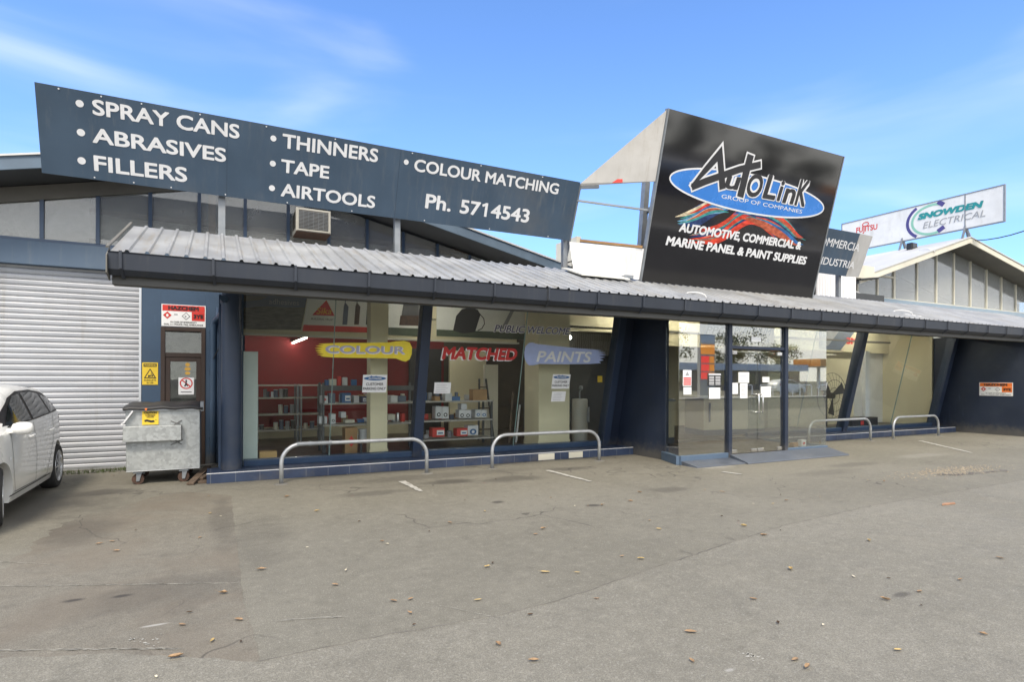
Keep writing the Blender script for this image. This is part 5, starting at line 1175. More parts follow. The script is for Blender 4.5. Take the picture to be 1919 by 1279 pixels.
def carton(u, v, wpx, hpx, y, dep, mat, label, group=None, print_=None, name='carton', cat='carton'):
    p = atY(u, v, y); q = atY(u+wpx, v-hpx, y); 
    s = thing(name, label, cat, (p.x, y, p.z), group)
    MB().box(p.x, q.x, y, y+dep, p.z, q.z).build('box', mat, s, bevel=.004)
    if print_:
        w_, h_ = q.x-p.x, q.z-p.z; F = PL((p.x, y, p.z), (1, 0, 0), (0, 0, 1)); m = MB()
        if print_ == 'can': F.ring(w_*.5, h_*.33, w_*.30, w_*.30, .003, 20, m); m.build('print', 'ink', s); m = MB(); F.ring(w_*.5, h_*.33, w_*.15, w_*.15, .005, 14, m); m.build('print_centre', 'paper', s)
        elif print_ == 'blue': F.ring(w_*.5, h_*.36, w_*.32, w_*.26, .003, 20, m); m.build('print', 'blueink', s); m = MB(); F.ring(w_*.5, h_*.36, w_*.14, w_*.13, .005, 14, m); m.build('print_centre', 'paper', s)
        elif print_ == 'label': F.quad(w_*.35, h_*.2, w_*.95, h_*.75, .003, m); m.build('print', 'paper', s); m = MB(); F.quad(w_*.45, h_*.35, w_*.85, h_*.5, .005, m); m.build('print_centre', 'blueink', s)
        elif print_ == 'red': m.poly([F.pt(w_*.2, h_*.5, .003), F.pt(w_*.5, h_*.3, .003), F.pt(w_*.8, h_*.5, .003), F.pt(w_*.5, h_*.72, .003)]); m.build('print', 'redink', s)
    return s
def c7(x, y): return (760+x/3.996, 560+y/3.996)
def c5(x, y): return (360+x/3.996, 620+y/3.996)
for (x, y, w_, h_, mat, pr_k, lab) in ((228, 900, 47, 92, 'whitegoods', 'can', 'white carton with dark can print, left of the pair on the middle shelf'), (278, 902, 48, 92, 'whitegoods', 'can', 'white carton with dark can print, right of the pair on the middle shelf'),
    (404, 896, 44, 62, 'whitegoods', 'can', 'small white carton left of centre under the single top carton'), (449, 897, 43, 62, 'whitegoods', 'can', 'small white carton right of centre under the single top carton'), (420, 833, 42, 45, 'whitegoods', None, 'plain white carton stacked on top of two small cartons'),
    (527, 892, 40, 60, 'whitegoods', 'blue', 'white carton with blue ring print, left of the end pair'), (570, 893, 42, 60, 'whitegoods', 'blue', 'white carton with blue ring print, right of the end pair'),
    (205, 1040, 92, 72, 'redink', 'label', 'red carton with white label on the left of the bottom shelf'), (388, 1034, 80, 62, 'redink', 'label', 'red carton with white label on the right of the bottom shelf'), (470, 1026, 78, 76, 'whitegoods', 'blue', 'white and blue carton beside the right red carton'),
    (508, 765, 104, 85, 'cardboard', None, 'plain brown carton at the end of the top shelf'), (222, 768, 40, 35, 'cardboard', None, 'low tan carton at the near end of the top shelf'), (300, 768, 50, 60, 'whitegoods', None, 'white packet box under the paper notice on the top shelf'), (352, 766, 60, 32, 'blueink', None, 'flat blue box on the top shelf')):
    u, v = c7(x, y); carton(u, v, w_/3.996, h_/3.996, 11.78, .22, mat, lab, 'cartons on the white-edged shelving', pr_k)
for (x, y, w_, h_, mat, pr_k, lab) in ((972, 545, 48, 55, 'whitegoods', 'red', 'white carton at the left end of the upper pillar shelf'), (1030, 545, 45, 75, 'posterblue', None, 'tall grey tin box beside the glass joint on the upper shelf'), (1125, 543, 68, 75, 'blueink', 'label', 'blue and white multipack on the upper shelf'), (1215, 543, 38, 55, 'whitegoods', None, 'plain white carton right of the blue multipack'), (1270, 543, 38, 50, 'navyvinyl', 'label', 'dark violet box at the pillar end of the upper shelf'),
    (955, 700, 60, 55, 'whitegoods', None, 'plain white carton at the left end of the lower pillar shelf'), (1042, 700, 36, 75, 'whitegoods', 'can', 'tall white carton near the glass joint on the lower shelf'), (1118, 655, 38, 45, 'whitegoods', None, 'small white carton perched at the back of the lower shelf'), (1150, 695, 70, 28, 'creamext', None, 'low pale tray box on the lower shelf'),
    (1490, 538, 52, 50, 'whitegoods', None, 'white carton right of the first pillar on the upper shelf'), (1545, 535, 60, 45, 'posterblue', None, 'slate box by the first leaning column'), (1470, 672, 55, 45, 'creamext', None, 'pale box right of the first pillar on the lower shelf')):
    u, v = c5(x, y); carton(u, v, w_/3.996, h_/3.996, 11.78, .25, mat, lab, 'cartons on the dark steel shelving', pr_k)
rg = random.Random(5)
i = 0
kinds = [('posterblue', 'slate'), ('greyink', 'grey'), ('shelfsteel', 'black'), ('creamext', 'cream')]
for (z, xs_) in ((1.16, (1.25, 1.36, 1.46)), (.78, (1.35, 1.47, 1.6)), (.42, (.95, 1.25, 1.37, 1.5, 1.62, 1.9, 2.05))):
    for x in xs_:
        mat, nm = kinds[i % 4]; i += 1; h_ = rg.uniform(.10, .2)
        s = thing('paint_tin', '%s paint tin on the %s shelf against the red wall' % (nm, {1.16: 'upper', .78: 'middle', .42: 'bottom'}[z]), 'tin', (x, 14.5, z), 'tins on the two-bay shelving')
        MB().lathe((x, 14.5, z), [(.05, 0), (.05, h_), (.046, h_+.004)], 18).build('can', mat, s, smooth=True); MB().lathe((x, 14.5, z+h_+.004), [(.052, 0), (.052, .01), (.044, .012)], 18).build('lid', 'alu', s, smooth=True)
# small stock filling the shelves
rg = random.Random(17)
def stock(y, x0, x1, z, where, n_, dep=.3):
    x = x0+rg.uniform(.0, .1); lab_t, lab_b = 'small tin or jar of stock on %s' % where, 'small packet of stock on %s' % where
    while x < x1-.08 and n_ > 0:
        n_ -= 1; yy = y+rg.uniform(.05, dep)
        if rg.random() < .5:
            r_ = rg.uniform(.03, .055); h_ = rg.uniform(.08, .19); o = MB().lathe((x+r_, yy, z), [(r_*.96, 0), (r_, .006), (r_, h_-.01), (r_*.9, h_-.004), (r_*.6, h_)], 14).build('stock_tin', rg.choice(['alu', 'posterblue', 'whitegoods', 'greyink', 'redink', 'blueink', 'shelfsteel']), None, smooth=True); tag(o, lab_t, 'tin', 'stock on '+where); x += 2*r_
        else:
            w_ = rg.uniform(.06, .14); o = MB().box(x, x+w_, yy, yy+.1, z, z+rg.uniform(.06, .17)).build('stock_packet', rg.choice(['whitegoods', 'whitegoods', 'cardboard', 'blueink', 'redink', 'yellow', 'creamext', 'posterblue']), None, bevel=.003); tag(o, lab_b, 'packet', 'stock on '+where); x += w_
        x += rg.choice([.005, .01, .02, .08, .16])
stock(11.92, 1.9, 3.7, .703, 'the lower dark steel shelf', 14); stock(11.92, 1.9, 3.7, 1.123, 'the upper dark steel shelf', 16); stock(11.8, 1.9, 3.65, 1.463, 'top of the dark steel shelving', 7, .1)
stock(11.95, 3.9, 5.4, .323, 'the bottom white-edged shelf', 8); stock(11.95, 3.9, 5.4, .723, 'the middle white-edged shelf', 9); stock(11.95, 3.9, 5.4, 1.133, 'the top white-edged shelf', 12)
stock(14.4, .9, 2.2, 1.163, 'the upper two-bay shelf', 3)
# standing panel, tan box, red-diamond carton, bottle, bucket, thinner tins
s = MB().box(.415, .64, 10.68, 10.72, .155, 2.05); tag(s.build('display_panel', M('pale_green_panel', (.50, .57, .54), .6, var=.04, scale=2), None, bevel=.004), 'pale green board standing just inside the first leaning window', 'panel')
u, v = c5(508, 972); carton(u, v, 132/3.996, 66/3.996, 10.75, .25, M('tan_carton', (.52, .34, .14), .7, var=.06), 'tan carton on the floor behind the first rail', None)
u, v = c5(1150, 938); carton(u, v, 92/3.996, 210/3.996, 11.45, .3, 'cardboard', 'tall brown carton with red diamond beside the first pillar', None, 'red')
p = atY(*c5(1228, 830), 11.5); s = thing('plastic_bottle', 'white plastic bottle on top of the shelf end beside the brown carton', 'bottle', p); MB().lathe(p, [(.045, 0), (.048, .02), (.048, .13), (.02, .18), (.018, .20)], 16).build('flask', 'paper', s, smooth=True); MB().lathe(p+V(0, 0, .2), [(.022, 0), (.022, .03)], 12).build('cap', 'alu', s)
p = atY(*c5(1290, 820), 11.6); s = thing('paint_bucket', 'white pail left of the first cream pillar', 'bucket', p); MB().lathe(p, [(.09, 0), (.105, .19), (.112, .195), (.112, .215), (.02, .22)], 20).build('pail', 'whitegoods', s, smooth=True); MB().tube([p+V(-.11, -.02, .2), p+V(-.08, -.09, .12), p+V(0, -.12, .1), p+V(.08, -.09, .12), p+V(.11, -.02, .2)], .004, 6).build('bail_handle', 'alu', s)
MB().box(2.0, 3.6, 11.55, 12.2, .15, .155)
s = thing('low_bench', 'dark low bench carrying pails beside the brown carton', 'bench', (2.3, 11.6, .15)); zb_ = atY(*c5(1290, 822), 11.6).z
MB().box(1.9, 2.57, 11.42, 12.0, zb_-.03, zb_-.003).build('bench_top', 'shelfsteel', s); 
for x in (1.93, 2.53):
    MB().box(x-.02, x+.02, 11.45, 11.49, .15, zb_-.03).build('leg', 'shelfsteel', s); MB().box(x-.02, x+.02, 11.9, 11.94, .15, zb_-.03).build('leg', 'shelfsteel', s)
# water heater
p = V(*atZ(1087, 826, .16)); hx, hy = p.x, p.y
s = thing('water_heater', 'cream cylindrical water heater right of the second pillar', 'water heater', (hx, hy, .15)); ht = atY(1087, 748, hy).z-.15; rr_ = (atY(1100, 790, hy).x-atY(1075, 790, hy).x)/2
MB().lathe((hx, hy, .15), [(rr_*.96, 0), (rr_, .02), (rr_, ht-.02), (rr_*.9, ht)], 28).build('cylinder', 'tank', s, smooth=True)
MB().box(hx+rr_*.55, hx+rr_*.85, hy-rr_*.95, hy-rr_*.6, .6, .95).build('control_cover', 'greyink', s); MB().tube([(hx, hy, ht+.15), (hx, hy, ht+.32), (hx+.03, hy, ht+.36)], .018, 8).lathe((hx+.02, hy-.02, ht+.36), [(.03, 0), (.05, .03), (.04, .09), (.01, .1)], 12).build('valve', 'steelpost', s, smooth=True)
# poles and a ladder leaning between the partitions
for i, (a, b, lab) in enumerate((((955, 832), (962, 735), 'thin pole leaning left of the second pillar, nearest the shelves'), ((968, 836), (975, 760), 'white-ended pole leaning in the middle of the bundle'), ((984, 832), (984, 735), 'dark pole standing upright by the second pillar'))):
    A_ = atY(*a, 11.9); B_ = atY(*b, 12.4); A_.z = .155
    tag(MB().tube([A_, A_+(B_-A_)*.35, B_], .022, 10).build('leaning_pole', ['plank', 'vinyl', 'shelfsteel'][i], None, smooth=True), lab, 'pole', 'poles leaning in the corner')
s = thing('step_ladder', 'dark folded step ladder behind the leaning poles', 'ladder', (5.75, 12.8, .15)); m = MB().bar((5.55, 12.7, .155), (5.68, 12.95, 1.6), .05, .03).bar((5.95, 12.7, .155), (5.85, 12.95, 1.6), .05, .03); m.build('stiles', 'shelfsteel', s)
for k in range(5): MB().bar((5.58+.02*k, 12.74+.045*k, .4+.25*k), (5.92-.018*k, 12.74+.045*k, .4+.25*k), .08, .025).build('tread', 'plank', s)
# small yellow notice deep inside
Q = PL((0, 13.39, 0), (1, 0, 0), (0, 0, 1)); notice(Q, 1120, 705, 1129, 717, 'small yellow safety notice in the dark recess', lines=1, mat='yellow', ink='ink')
# counters behind the entrance
def counter(name, label, pts, z0_, z1_, mat, trim):
    s = thing(name, label, 'counter', (*pts[0], z0_)); MB().prism([(x, y, z0_+.14) for x, y in pts], (0, 0, z1_-z0_-.18)).build('front', mat, s)
    MB().prism([(x, y, z0_) for x, y in pts], (0, 0, .138)).build('plinth', 'rampblue', s); cx = sum(p[0] for p in pts)/len(pts); cy = sum(p[1] for p in pts)/len(pts)
    MB().prism([(cx+(x-cx)*1.05, cy+(y-cy)*1.05, z1_-.038) for x, y in pts], (0, 0, .04)).build('counter_top', trim, s); return s
s = counter('sales_counter', 'cream counter with varnished end left inside the entrance', [(8.25, 10.2), (9.3, 10.2), (9.55, 10.6), (9.55, 11.2), (8.25, 11.2)], .15, 1.15, 'cream', 'greyink')
MB().prism([(8.26, 10.19, .55), (8.26, 10.19, 1.05), (8.85, 10.19, 1.05), (8.75, 10.19, .8)], (0, .008, 0)).build('wood_facing', 'wood', s)
s = counter('sales_counter', 'angled cream counter on the right inside the entrance', [(11.3, 11.3), (13.2, 11.0), (13.4, 11.6), (11.5, 12.2)], .15, 1.15, 'cream', 'creamext')
MB().box(11.42, 11.46, 11.22, 11.25, .5, 1.0).build('scuff_strip', 'ink', s)
p = atZ(1385, 797, .155)
for i, (dx, dz, mat, w_, nm) in enumerate(((0, 0, 'cardboard', .5, 'bottom brown'), (.03, .15, 'rust', .42, 'dark red'), (.06, .28, 'cardboard', .35, 'upper brown'), (.0, .40, 'whitegoods', .3, 'topmost white'))):
    tag(MB().box(p.x+dx-.25, p.x+dx-.25+w_, p.y, p.y+.35, .155+dz, .155+dz+.12).build('floor_carton', mat, None, bevel=.004), '%s carton of the small stack inside the entrance' % nm, 'carton', 'cartons stacked inside the entrance')
u, v = 1503, 838; p = atY(u, v, 8.6); carton(1503, 838, 9, 13, 8.62, .1, 'whitegoods', 'small white carton with red mark inside the right entrance glass', None, 'red'); carton(1489, 839, 13, 9, 8.7, .12, 'cardboard', 'low tan box inside the right entrance glass', None)
# pedestal fan
p = atY(1558, 742, 11.3); s = thing('pedestal_fan', 'large black pedestal fan behind the right window', 'fan', (p.x, 11.3, .15))
rf = (atY(1585, 742, 11.3).x-p.x); cz = p.z
m = MB()
for k in range(24): a = 2*math.pi*k/24; m.tube([(p.x, 11.2, cz), (p.x+rf*.6*math.cos(a), 11.19, cz+rf*.6*math.sin(a)), (p.x+rf*math.cos(a), 11.27, cz+rf*math.sin(a))], .004, 4, False)
for q in (.35, .7, 1.0): m.tube([(p.x+rf*q*math.cos(a), 11.19+(.08 if q == 1 else 0), cz+rf*q*math.sin(a)) for a in [2*math.pi*k/28 for k in range(29)]], .007, 5, False)
m.build('cage', 'mesh', s); m = MB()
for k in range(3):
    a = 2*math.pi*k/3+.4; m.prism([(p.x+.05*math.cos(a), 11.25, cz+.05*math.sin(a)), (p.x+rf*.85*math.cos(a-.3), 11.23, cz+rf*.85*math.sin(a-.3)), (p.x+rf*.9*math.cos(a+.3), 11.27, cz+rf*.9*math.sin(a+.3)), (p.x+.06*math.cos(a+.9), 11.27, cz+.06*math.sin(a+.9))], (0, .006, 0))
m.build('blades', 'black', s); MB().cyl((p.x, 11.22, cz), (p.x, 11.5, cz), .09).build('motor', 'black', s); MB().cyl((p.x, 11.45, .15), (p.x, 11.45, cz), .03).lathe((p.x, 11.45, .152), [(.28, 0), (.26, .04), (.04, .06)], 24).build('stand', 'black', s)
p = atZ(1600, 800, .16); s = carton(1598, 800, 48, 18, 11.0, .4, 'ink', 'black low box with red mark behind the right window', None); q = atY(1614, 797, 10.99); MB().box(q.x, q.x+.14, 10.985, 10.995, q.z, q.z+.12).build('print', 'redink', s)
q = atZ(1722, 795, .16); tag(MB().box(17.9, 18.1, 11.2, 11.3, .15, 2.5).build('white_post', 'paper', None), 'slim white post standing inside the far right window', 'post')
# one visible lit tube; the others are hidden ones added to brighten the shop
lab = [('lit fluorescent tube under the ceiling behind the first window', (1.65, 13.3, 2.46), 'y'), ('added unseen fluorescent tube above the two-bay shelving', (1.2, 12.9, 2.80), 'x'), ('added unseen fluorescent tube behind the second window', (5.3, 13.6, 2.80), 'x'), ('added unseen fluorescent tube high behind the bulkhead posters', (4.0, 11.0, 3.2), 'x'), ('added unseen fluorescent tube over the left sales counter', (9.3, 11.2, 3.2), 'x'), ('added unseen fluorescent tube over the angled counter', (12.2, 11.0, 3.2), 'x'), ('added unseen fluorescent tube above the pedestal fan', (16.6, 11.2, 3.2), 'x'), ('added unseen fluorescent tube midway between the counters', (10.8, 11.5, 3.2), 'x'), ('added unseen fluorescent tube left of the pedestal fan', (14.4, 11.4, 3.2), 'x'), ('added unseen fluorescent tube at the far end of the shop', (18.8, 11.2, 3.2), 'x')]
q = atY(1068, 633, 12.1); s = thing('spotlight', 'tiny lit spotlight at the top corner of the second pillar', 'spotlight', q); MB().lathe(q, [(.005, -.045), (.03, -.033), (.045, 0), (.03, .033), (.005, .045)], 12).build('bulb', 'tubelight', s, smooth=True); MB().cyl(q+V(0, .0, .045), q+V(0, 0, .6), .012, 8).build('stem', 'alu', s)
for (l_, (x, y, z), ax_) in lab:
    s = thing('fluorescent_light', l_, 'light', (x, y, z+.06), 'fluorescent tubes in the shop')
    if ax_ == 'x': MB().cyl((x-.6, y, z), (x+.6, y, z), .02, 10).build('tube', 'tubefill' if x > 8.6 else 'tubelight', s, smooth=True); MB().box(x-.62, x+.62, y-.04, y+.04, z+.024, z+.05).build('batten', 'paper', s)
    else:
        ta, tb = atZ(548.5, 643.5, 2.46), atZ(574.5, 633.5, 2.46); MB().cyl(ta, tb, .016, 10).build('tube', 'tubelight', s, smooth=True); MB().bar(ta+V(0, 0, .035), tb+V(0, 0, .035), .06, .02).build('batten', 'soffit', s); MB().cyl(ta+V(0, 0, .04), ta+V(0, 0, .38), .005, 6).build('hanger', 'soffit', s); MB().cyl(tb+V(0, 0, .04), tb+V(0, 0, .38), .005, 6).build('hanger', 'soffit', s)

# ================================================================== NEIGHBOURING BUILDING
NB = thing('workshop_building', 'white gabled workshop with tall mullioned clerestory windows beyond the black sign', 'workshop', (25, 12.2, 0))
e0 = atY(1620, 517, 11.35); pk_ = atY(1818, 445, 11.35); e1 = atY(1919, 500, 11.35); sl2 = (e1.z-pk_.z)/(e1.x-pk_.x); xr = pk_.x+8
gable(e0.x-.2, pk_.x, xr, e0.z-.06, pk_.z, pk_.z+sl2*8, 11.35, 26, ('cladroof', 'creamext', 'soffit'), NB)
def zb(x): return (e0.z+(pk_.z-e0.z)*(x-e0.x)/(pk_.x-e0.x) if x < pk_.x else pk_.z+sl2*(x-pk_.x))-.22
MB().prism([(19.0, YW+.06, 0), (xr, YW+.06, 0), (xr, YW+.06, 4.2), (19.0, YW+.06, 4.2)], (0, .2, 0)).build('wall', 'white', NB)
b0_ = [atY(1657, 556, YW-.05), atY(1919, 597, YW-.05), atY(1919, 618, YW-.05), atY(1657, 580, YW-.05)]
bt = (b0_[0].z+b0_[1].z)/2+.06; 
MB().box(b0_[0].x-.3, xr+1, YW-.12, YW+.05, bt-.55, bt).build('fascia_band', M('pale_blue_fascia', (.26, .34, .42), .6, var=.06, dirt=(.36, .40, .44), dirtamt=.4), NB)
mx2 = [atY(u, 540, YW).x for u in (1606, 1644, 1675, 1718, 1754, 1787, 1818, 1848, 1876, 1903)]
for k in range(4): mx2.append(mx2[-1]+1.35)
fr = MB().box(mx2[0], mx2[-1], YW-.02, YW+.04, bt+.001, bt+.05); MU = []
for i, x in enumerate(mx2):
    t = zb(x)
    w__ = .05 if i in (2,) else .032
    MU.append((x-w__, x+w__, YW-.03, YW+.05, bt+.05, max(t, bt+.2)))
x_a, x_b = mx2[0], mx2[2]; zz_ = atY(1660, 519, YW).z
gw2 = fr.build('clerestory_window', 'creamext', NB)
MB().box(x_a+.033, x_b-.05, YW-.025, YW+.045, zz_-.03, zz_+.03).build('transom', 'creamext', gw2)
for q in MU: MB().box(*q).build('mullion', 'creamext', gw2)
MB().prism([(x_a, YW+.01, bt), (mx2[-1], YW+.01, bt), (mx2[-1], YW+.01, max(bt+.1, zb(mx2[-1]))), (pk_.x, YW+.01, zb(pk_.x)), (x_a, YW+.01, zb(x_a))], (0, .008, 0)).build('pane', 'clerestory', gw2)
MB().prism([(19.2, YW+.9, 3.8), (xr-.2, YW+.9, 3.8), (xr-.2, YW+.9, zb(xr-.2)-.1), (pk_.x, YW+.9, zb(pk_.x)-.1), (19.2, YW+.9, zb(19.2)-.1)], (0, .1, 0)).build('inner_blind', M('grey_blind', (.33, .35, .37), .7, var=.08, scale=.5), NB)
MB().box(19.2, xr-.3, YW+.85, YW+.9, 5.0, 5.03).bar((21.5, YW+.6, 5.6), (26.5, YW+.6, 4.6), .05, .06).build('inner_rail', 'greysheet', NB)
d0 = atY(1597, 548, 11.2); d1_ = atY(1657, 570, 11.2)
MB().box(d0.x, d1_.x, 11.2, 12.05, d1_.z-.02, d0.z).build('eave_box', 'soffitdark', NB)
bb = atY(1598, 517, 11.3); MB().box(bb.x-.9, bb.x+1.0, 11.25, 11.6, bb.z-.05, bb.z+.35).build('eave_return', 'creamext', NB)
MB().tube([(bb.x+.2, 11.2, bb.z-.12), (bb.x+.6, 11.2, bb.z-.06), (bb.x+1.1, 11.2, bb.z-.0)], .03, 8).build('cable_clamp', 'ink', NB)
# sign on the ridge
SP = PL((pk_.x, 20, 6.5), (0, -1, 0), (0, 0, 1)); sp = SP.px
sa0 = (sp(1578, 420)[0]); sa1 = (sp(1880, 349)[0]+sp(1880, 412)[0])/2; sb1 = (sp(1578, 420)[1]+sp(1880, 349)[1])/2; sb0 = (sp(1640, 463)[1]+sp(1880, 412)[1])/2
S4 = thing('ridge_sign', 'long white sign with teal and navy ring emblem standing on the workshop ridge', 'sign', SP.pt((sa0+sa1)/2, sb0))
SP.slab(sa0, sb0, sa1, sb1, -.06, 0).build('sign_panel', 'white', S4)
m = MB()
for (a, b, c, d) in ((sa0, sb0-.04, sa1, sb0), (sa0, sb1, sa1, sb1+.04), (sa0-.04, sb0-.04, sa0, sb1+.04), (sa1, sb0-.04, sa1+.04, sb1+.04)): SP.slab(a, b, c, d, -.07, .012, m)
jx = sp(1808, 390)[0]; SP.slab(jx-.015, sb0, jx+.015, sb1, -.01, .014, m); m.build('frame', 'steelpost', S4)
K['teal'] = M('teal_print', (.02, .26, .27), .5, var=.05); K['mint'] = M('mint_print', (.25, .52, .40), .5, var=.05); K['indigo'] = M('indigo_print', (.07, .06, .22), .5, var=.05)
cc = sp(1746, 411); hh = (sb1-sb0)
def arc(a0_, a1_, ra, rb, wd, mat, off, nm):
    SP.ribbon([(cc[0]+ra*math.cos(a0_+(a1_-a0_)*k/40), cc[1]+rb*math.sin(a0_+(a1_-a0_)*k/40)) for k in range(41)], wd, off).build(nm, mat, S4)
rx = abs(sp(1700, 411)[0]-cc[0]); ry = hh*.52
arc(R(128), R(232), rx, ry*1.10, hh*.09, 'indigo', .004, 'indigo_arc'); arc(R(62), R(292), rx*.80, ry*.86, hh*.07, 'mint', .006, 'mint_arc')
for q in (((1757, 378), (1768, 384)), ((1757, 434), (1769, 425))):
    a, b = sp(*q[0]), sp(*q[1]); SP.ribbon([a, b], hh*.13, .008).build('indigo_dash', 'indigo', S4)
m = MB(); textpx(SP, 'SNOWDEN', (1719.4, 413), (1842.7, 388), (1722, 401), .012, mb=m, bold=.06, shear=.22); m.build('lettering', 'teal', S4, recalc=False)
m = MB(); textpx(SP, 'ELECTRICAL', (1729.4, 428.8), (1846.4, 405.2), (1731, 417), .012, mb=m, bold=-.004, shear=.22); m.build('lettering', 'greyink', S4, recalc=False)
m = MB(); textpx(SP, 'FUJITSU', (1604.3, 437), (1643.8, 429.6), (1604.3, 427.0), .006, mb=m, bold=.02); a, b = sp(1621.5, 420.5); SP.ribbon([(a+.13*math.cos(t*.45), b+.08*math.sin(t*.45)) for t in range(14)], .035, .006, True, m); m.build('lettering', 'redink', S4, recalc=False)
for u in (1690, 1808):
    a = sp(u, 440)[0]; p = SP.pt(a, sb0, -.03); rz = pk_.z+.05
    MB().bar((p.x-.22, p.y, rz-.1), p+V(0, 0, .1), .06, .06).bar((p.x+.22, p.y, rz-.1), p+V(0, 0, .1), .06, .06).bar((p.x, p.y-.15, rz), p+V(0, 0, .1), .05, .05).build('stand', 'steelpost', S4)
# floodlight on the roof slope
q = atY(1708, 466, 13.0); s = thing('floodlight', 'small black floodlight on the pale workshop roof slope', 'floodlight', q-V(0, 0, .2)); MB().box(q.x-.18, q.x+.18, q.y-.12, q.y+.1, q.z-.13, q.z+.2).build('housing', 'black', s, bevel=.03); MB().bar(q+V(0, 0, -.3), q+V(0, 0, -.1), .05, .05).build('bracket', 'steelpost', s); MB().box(q.x-.14, q.x+.14, q.y-.13, q.y-.121, q.z-.09, q.z+.16).build('lens', 'carglass', s)
tag(MB().tube([atY(1722, 468, 12), atY(1740, 467, 11.6), atY(1752, 472, 11.3)], .02, 6).build('conduit_pipe', 'white', None), 'short white conduit lying on the workshop roof edge', 'conduit')
p0_ = atY(1828, 451, 11.3); p1_ = atY(1919, 433, 9.0); tag(MB().tube([p0_+(p1_-p0_)*t+V(0, 0, -.25*t*(1-t)) for t in (0, .25, .5, .75, 1)]+[p1_+(p1_-p0_)*1.2], .018, 6).build('overhead_cable', 'black', None), 'black service cable running off the workshop gable peak', 'cable')

# ================================================================== ACROSS THE STREET (seen mirrored in the glass)
sheet('road', [(-120, -17), (160, -17), (160, -5), (-120, -5)], -.012, 'road')
struct(MB().box(-120, 160, -5.15, -5.0, -.02, .0).box(-120, 160, -17.15, -17.0, -.02, .10).build('kerb', 'soffit'))
sheet('footpath', [(-120, -5.0), (160, -5.0), (160, -3.2), (-120, -3.2)], -.004, 'apron')
sheet('far_footpath', [(-120, -19), (160, -19), (160, -17.15), (-120, -17.15)], .10, 'concrete')
sheet('far_forecourt', [(-120, -70), (160, -70), (160, -19), (-120, -19)], .09, 'asphalt')
for k in range(22):
    x = -60+k*8; sheet('centre_line', [(x, -11.06), (x+3, -11.06), (x+3, -10.94), (x, -10.94)], -.006, 'linepaint')
FS = thing('service_station', 'low purple-grey service station across the street with white roof band', 'service station', (70, -42, .09))
MB().box(38, 78, -52, -42, .09, 2.8).build('wall', 'station', FS); MB().box(37.5, 79, -53, -41.3, 2.8, 3.75).build('fascia', 'whitesheet', FS)
m = MB()
for k in range(6): MB().box(41+k*6, 44.5+k*6, -42, -41.95, .9, 2.4).build('window', 'carglass', FS)
FC = thing('forecourt_canopy', 'orange fuel canopy on white columns across the street', 'canopy', (99, -47.5, .09)); MB().box(87, 112, -50, -45, 3.75, 4.95).build('fascia', 'orange', FC); MB().box(87.2, 111.8, -49.8, -45.2, 3.65, 3.749).build('canopy_underside', 'whitesheet', FC)
for x in (90, 108): MB().box(x-.2, x+.2, -47.7, -47.3, .09, 3.65).build('column', 'whitesheet', FC)
PB = thing('price_board', 'tall orange fuel price board with red panels across the street', 'price board', (35.3, -18.3, .1)); yb_ = -18.3
MB().box(34.5, 36.1, yb_-.15, yb_+.15, .1, 5.2).build('pylon', 'greysheet', PB); MB().box(34.55, 36.05, yb_+.151, yb_+.17, 3.6, 4.4).build('header_panel', 'gloworange', PB); MB().box(34.55, 36.05, yb_+.151, yb_+.17, 4.5, 5.1).build('logo_panel', 'paper', PB)
for k in range(3): MB().box(34.6, 35.45, yb_+.151, yb_+.17, 1.6+.65*k, 2.15+.65*k).build('price_panel', 'pricered', PB); MB().box(35.5, 36.02, yb_+.151, yb_+.17, 1.6+.65*k, 2.15+.65*k).build('grade_panel', 'gloworange', PB)
rt = random.Random(9)
def tree(x, y, h, r, label):
    s = thing('street_tree', label, 'tree', (x, y, .05), 'trees behind the service station'); m = MB().tube([(x, y, 0), (x+.2, y, h*.3), (x-.1, y+.1, h*.55), (x+.1, y, h*.8)], [.35, .26, .17, .05], 9)
    for k in range(7):
        a = rt.uniform(0, 6.28); b0 = h*rt.uniform(.3, .6); m.tube([(x, y, b0), (x+math.cos(a)*r*.4, y+math.sin(a)*r*.4, b0+h*.12), (x+math.cos(a)*r*.8, y+math.sin(a)*r*.8, b0+h*.2)], [.12, .08, .03], 6)
    m.build('trunk', 'bark', s); m = MB(); cl = [(x+rt.gauss(0, r*.45), y+rt.gauss(0, r*.45), h*rt.uniform(.45, .95), r*rt.uniform(.25, .5)) for _ in range(16)]
    for _ in range(2600):
        c = rt.choice(cl); d = Vector((rt.gauss(0, 1), rt.gauss(0, 1), rt.gauss(0, .8))).normalized()*c[3]*rt.uniform(.5, 1.05); p = V(c[0], c[1], c[2])+d
        e1_ = Vector((rt.gauss(0, 1), rt.gauss(0, 1), rt.gauss(0, 1))).normalized()*rt.uniform(.12, .26); e2_ = d.cross(e1_).normalized()*rt.uniform(.08, .16)
        m.poly([p-e1_, p-e2_, p+e1_, p+e2_])
    m.build('crown', 'foliage', s, recalc=False)
for i, (x, y, h, r) in enumerate(((58, -62, 9, 4), (70, -64, 10.5, 4.6), (84, -60, 9.5, 4.2), (98, -62, 9, 4), (36, -60, 8.5, 4), (22, -62, 9.5, 4.5), (4, -60, 9, 4.2))):
    tree(x, y, h, r, 'green tree in the row behind the service station')
# mirrored street cars: copies of the parked car
for i, (x, y, rz, lab) in enumerate(((52, -24, R(90), 'white hatchback parked side-on at the fuel station across the street'), (66, -21.5, R(-90), 'white hatchback waiting near the orange canopy across the street'))):
    c = copy_tree(CAR); c.location = (x, y, .09); c.rotation_euler = (0, 0, rz); c['label'] = lab
CAR['group'] = 'white hatchbacks'
for o in bpy.data.objects:
    if o.get('category') == 'car': o['group'] = 'white hatchbacks'
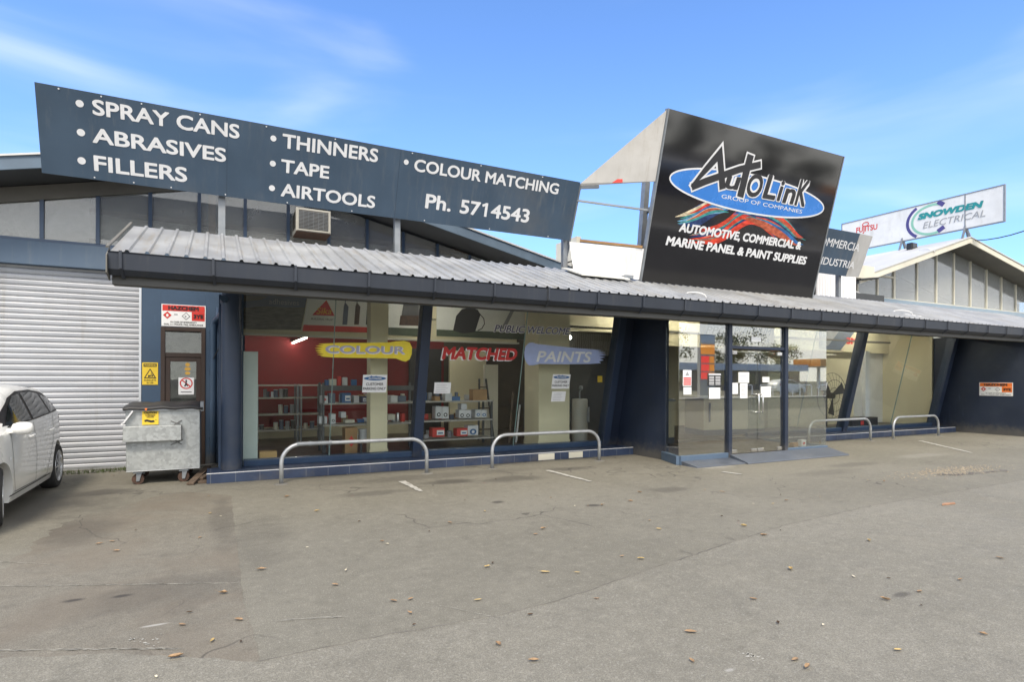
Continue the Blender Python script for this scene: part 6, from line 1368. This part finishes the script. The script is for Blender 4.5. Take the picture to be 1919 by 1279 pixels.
# white hoop fence by the far footpath
for k in range(8):
    x = 40+k*2.6; tag(MB().tube([(x, -19.2, .1), (x, -19.2, 1.0), (x+.1, -19.2, 1.1), (x+1.5, -19.2, 1.1), (x+1.6, -19.2, 1.0), (x+1.6, -19.2, .1)], .05, 8).build('hoop_fence', 'paper', None), 'white hoop guard along the far footpath', 'hoop guard', 'white hoop guards across the street')

# ================================================================== FALLEN LEAVES
L6 = [(785,103),(790,168),(512,231),(752,260),(437,310),(422,274),(983,380),(1155,297),(1435,275),(1455,285),(1612,237),(1350,200),(1690,203),(1480,498),(1540,545),(1543,492),(1795,495),(900,570),(688,588),(660,713),(590,788),(908,652),(800,650),(715,543),(1557,590),(1850,355),(1830,370),(840,470),(1260,438),(375,284),(1872,664),(500,20),(1075,107),(1080,104),(910,46),(1820,160),(1745,118),(1860,40),(830,180),(1190,160),(1300,385)]
L7 = [(445,283),(480,250),(340,298),(120,387),(90,408),(165,283),(237,300),(788,340),(850,357),(870,377),(1008,393),(415,490),(485,500),(1047,540),(127,550),(247,552),(320,650),(72,712),(675,777),(1000,743),(907,653),(678,887),(1065,880),(1110,910),(1537,677),(1530,623),(1683,580),(1770,785),(85,885),(1833,498),(553,388),(945,412),(1283,568),(1403,655),(1340,432),(905,292),(980,292),(1008,260),(1030,280),(790,247),(725,240),(1395,208),(1450,845),(1170,750),(1415,575)]
LP = [atZ(x/2, 880+y/2) for x, y in L6]+[atZ(960+x/2, 800+y/2) for x, y in L7]
for _ in range(10): LP.append(V(random.uniform(-1.5, 11), random.uniform(4.0, 9.3), 0))
for _ in range(16): LP.append(V(random.choice([random.uniform(0, 7.8), random.uniform(12.5, 20)]), 9.97-abs(random.gauss(0, .05)), 0))
for _ in range(8): LP.append(V(random.uniform(-2.4, -1.2), random.uniform(11.4, 11.9), 0))
kinds = {'leafbrown': 'curled tan leaf fallen on the grey asphalt', 'leafdark': 'small dark brown leaf lying flat on the asphalt', 'leafyellow': 'golden yellow leaf fallen on the asphalt', 'leafpale': 'tiny bleached leaf scrap on the asphalt'}
for i, p in enumerate(LP):
    mat = random.choices(list(kinds), (5, 3, 1.6, 1.6))[0]; rl_ = random.uniform(.024, .043)*(.6 if mat in ('leafpale', 'leafdark') else 1.05); 
    if i >= 86: rl_ *= .6
    a = random.uniform(0, 6.28); cu = random.uniform(.1, .9)
    out = [(1, 0), (.55, .30), (.1, .42), (-.5, .30), (-1, 0), (-.5, -.28), (.1, -.40), (.55, -.27)]
    out = [(x*random.uniform(.85, 1.1), y*random.uniform(.7, 1.25)) for x, y in out]
    def lp(x, y): 
        z = .011+rl_*cu*(abs(y)*1.2+.35*x*x); return (p.x+rl_*(x*math.cos(a)-y*math.sin(a)), p.y+rl_*(x*math.sin(a)+y*math.cos(a)), z)
    vs = [lp(x, y) for x, y in out]+[lp(.4, 0), lp(-.4, 0)]
    m = MB().add(vs, [(0,1,8), (1,2,8), (2,9,8), (2,3,9), (3,4,9), (4,5,9), (5,6,9), (6,8,9), (6,7,8), (7,0,8)])
    sx_ = out[4][0]*1.0; m.add([lp(-1.0, .03), lp(-1.0, -.03), lp(-1.7, 0)], [(0, 1, 2)])
    tag(m.build('fallen_leaf', mat, None), kinds[mat], 'leaf', 'fallen leaves on the asphalt')
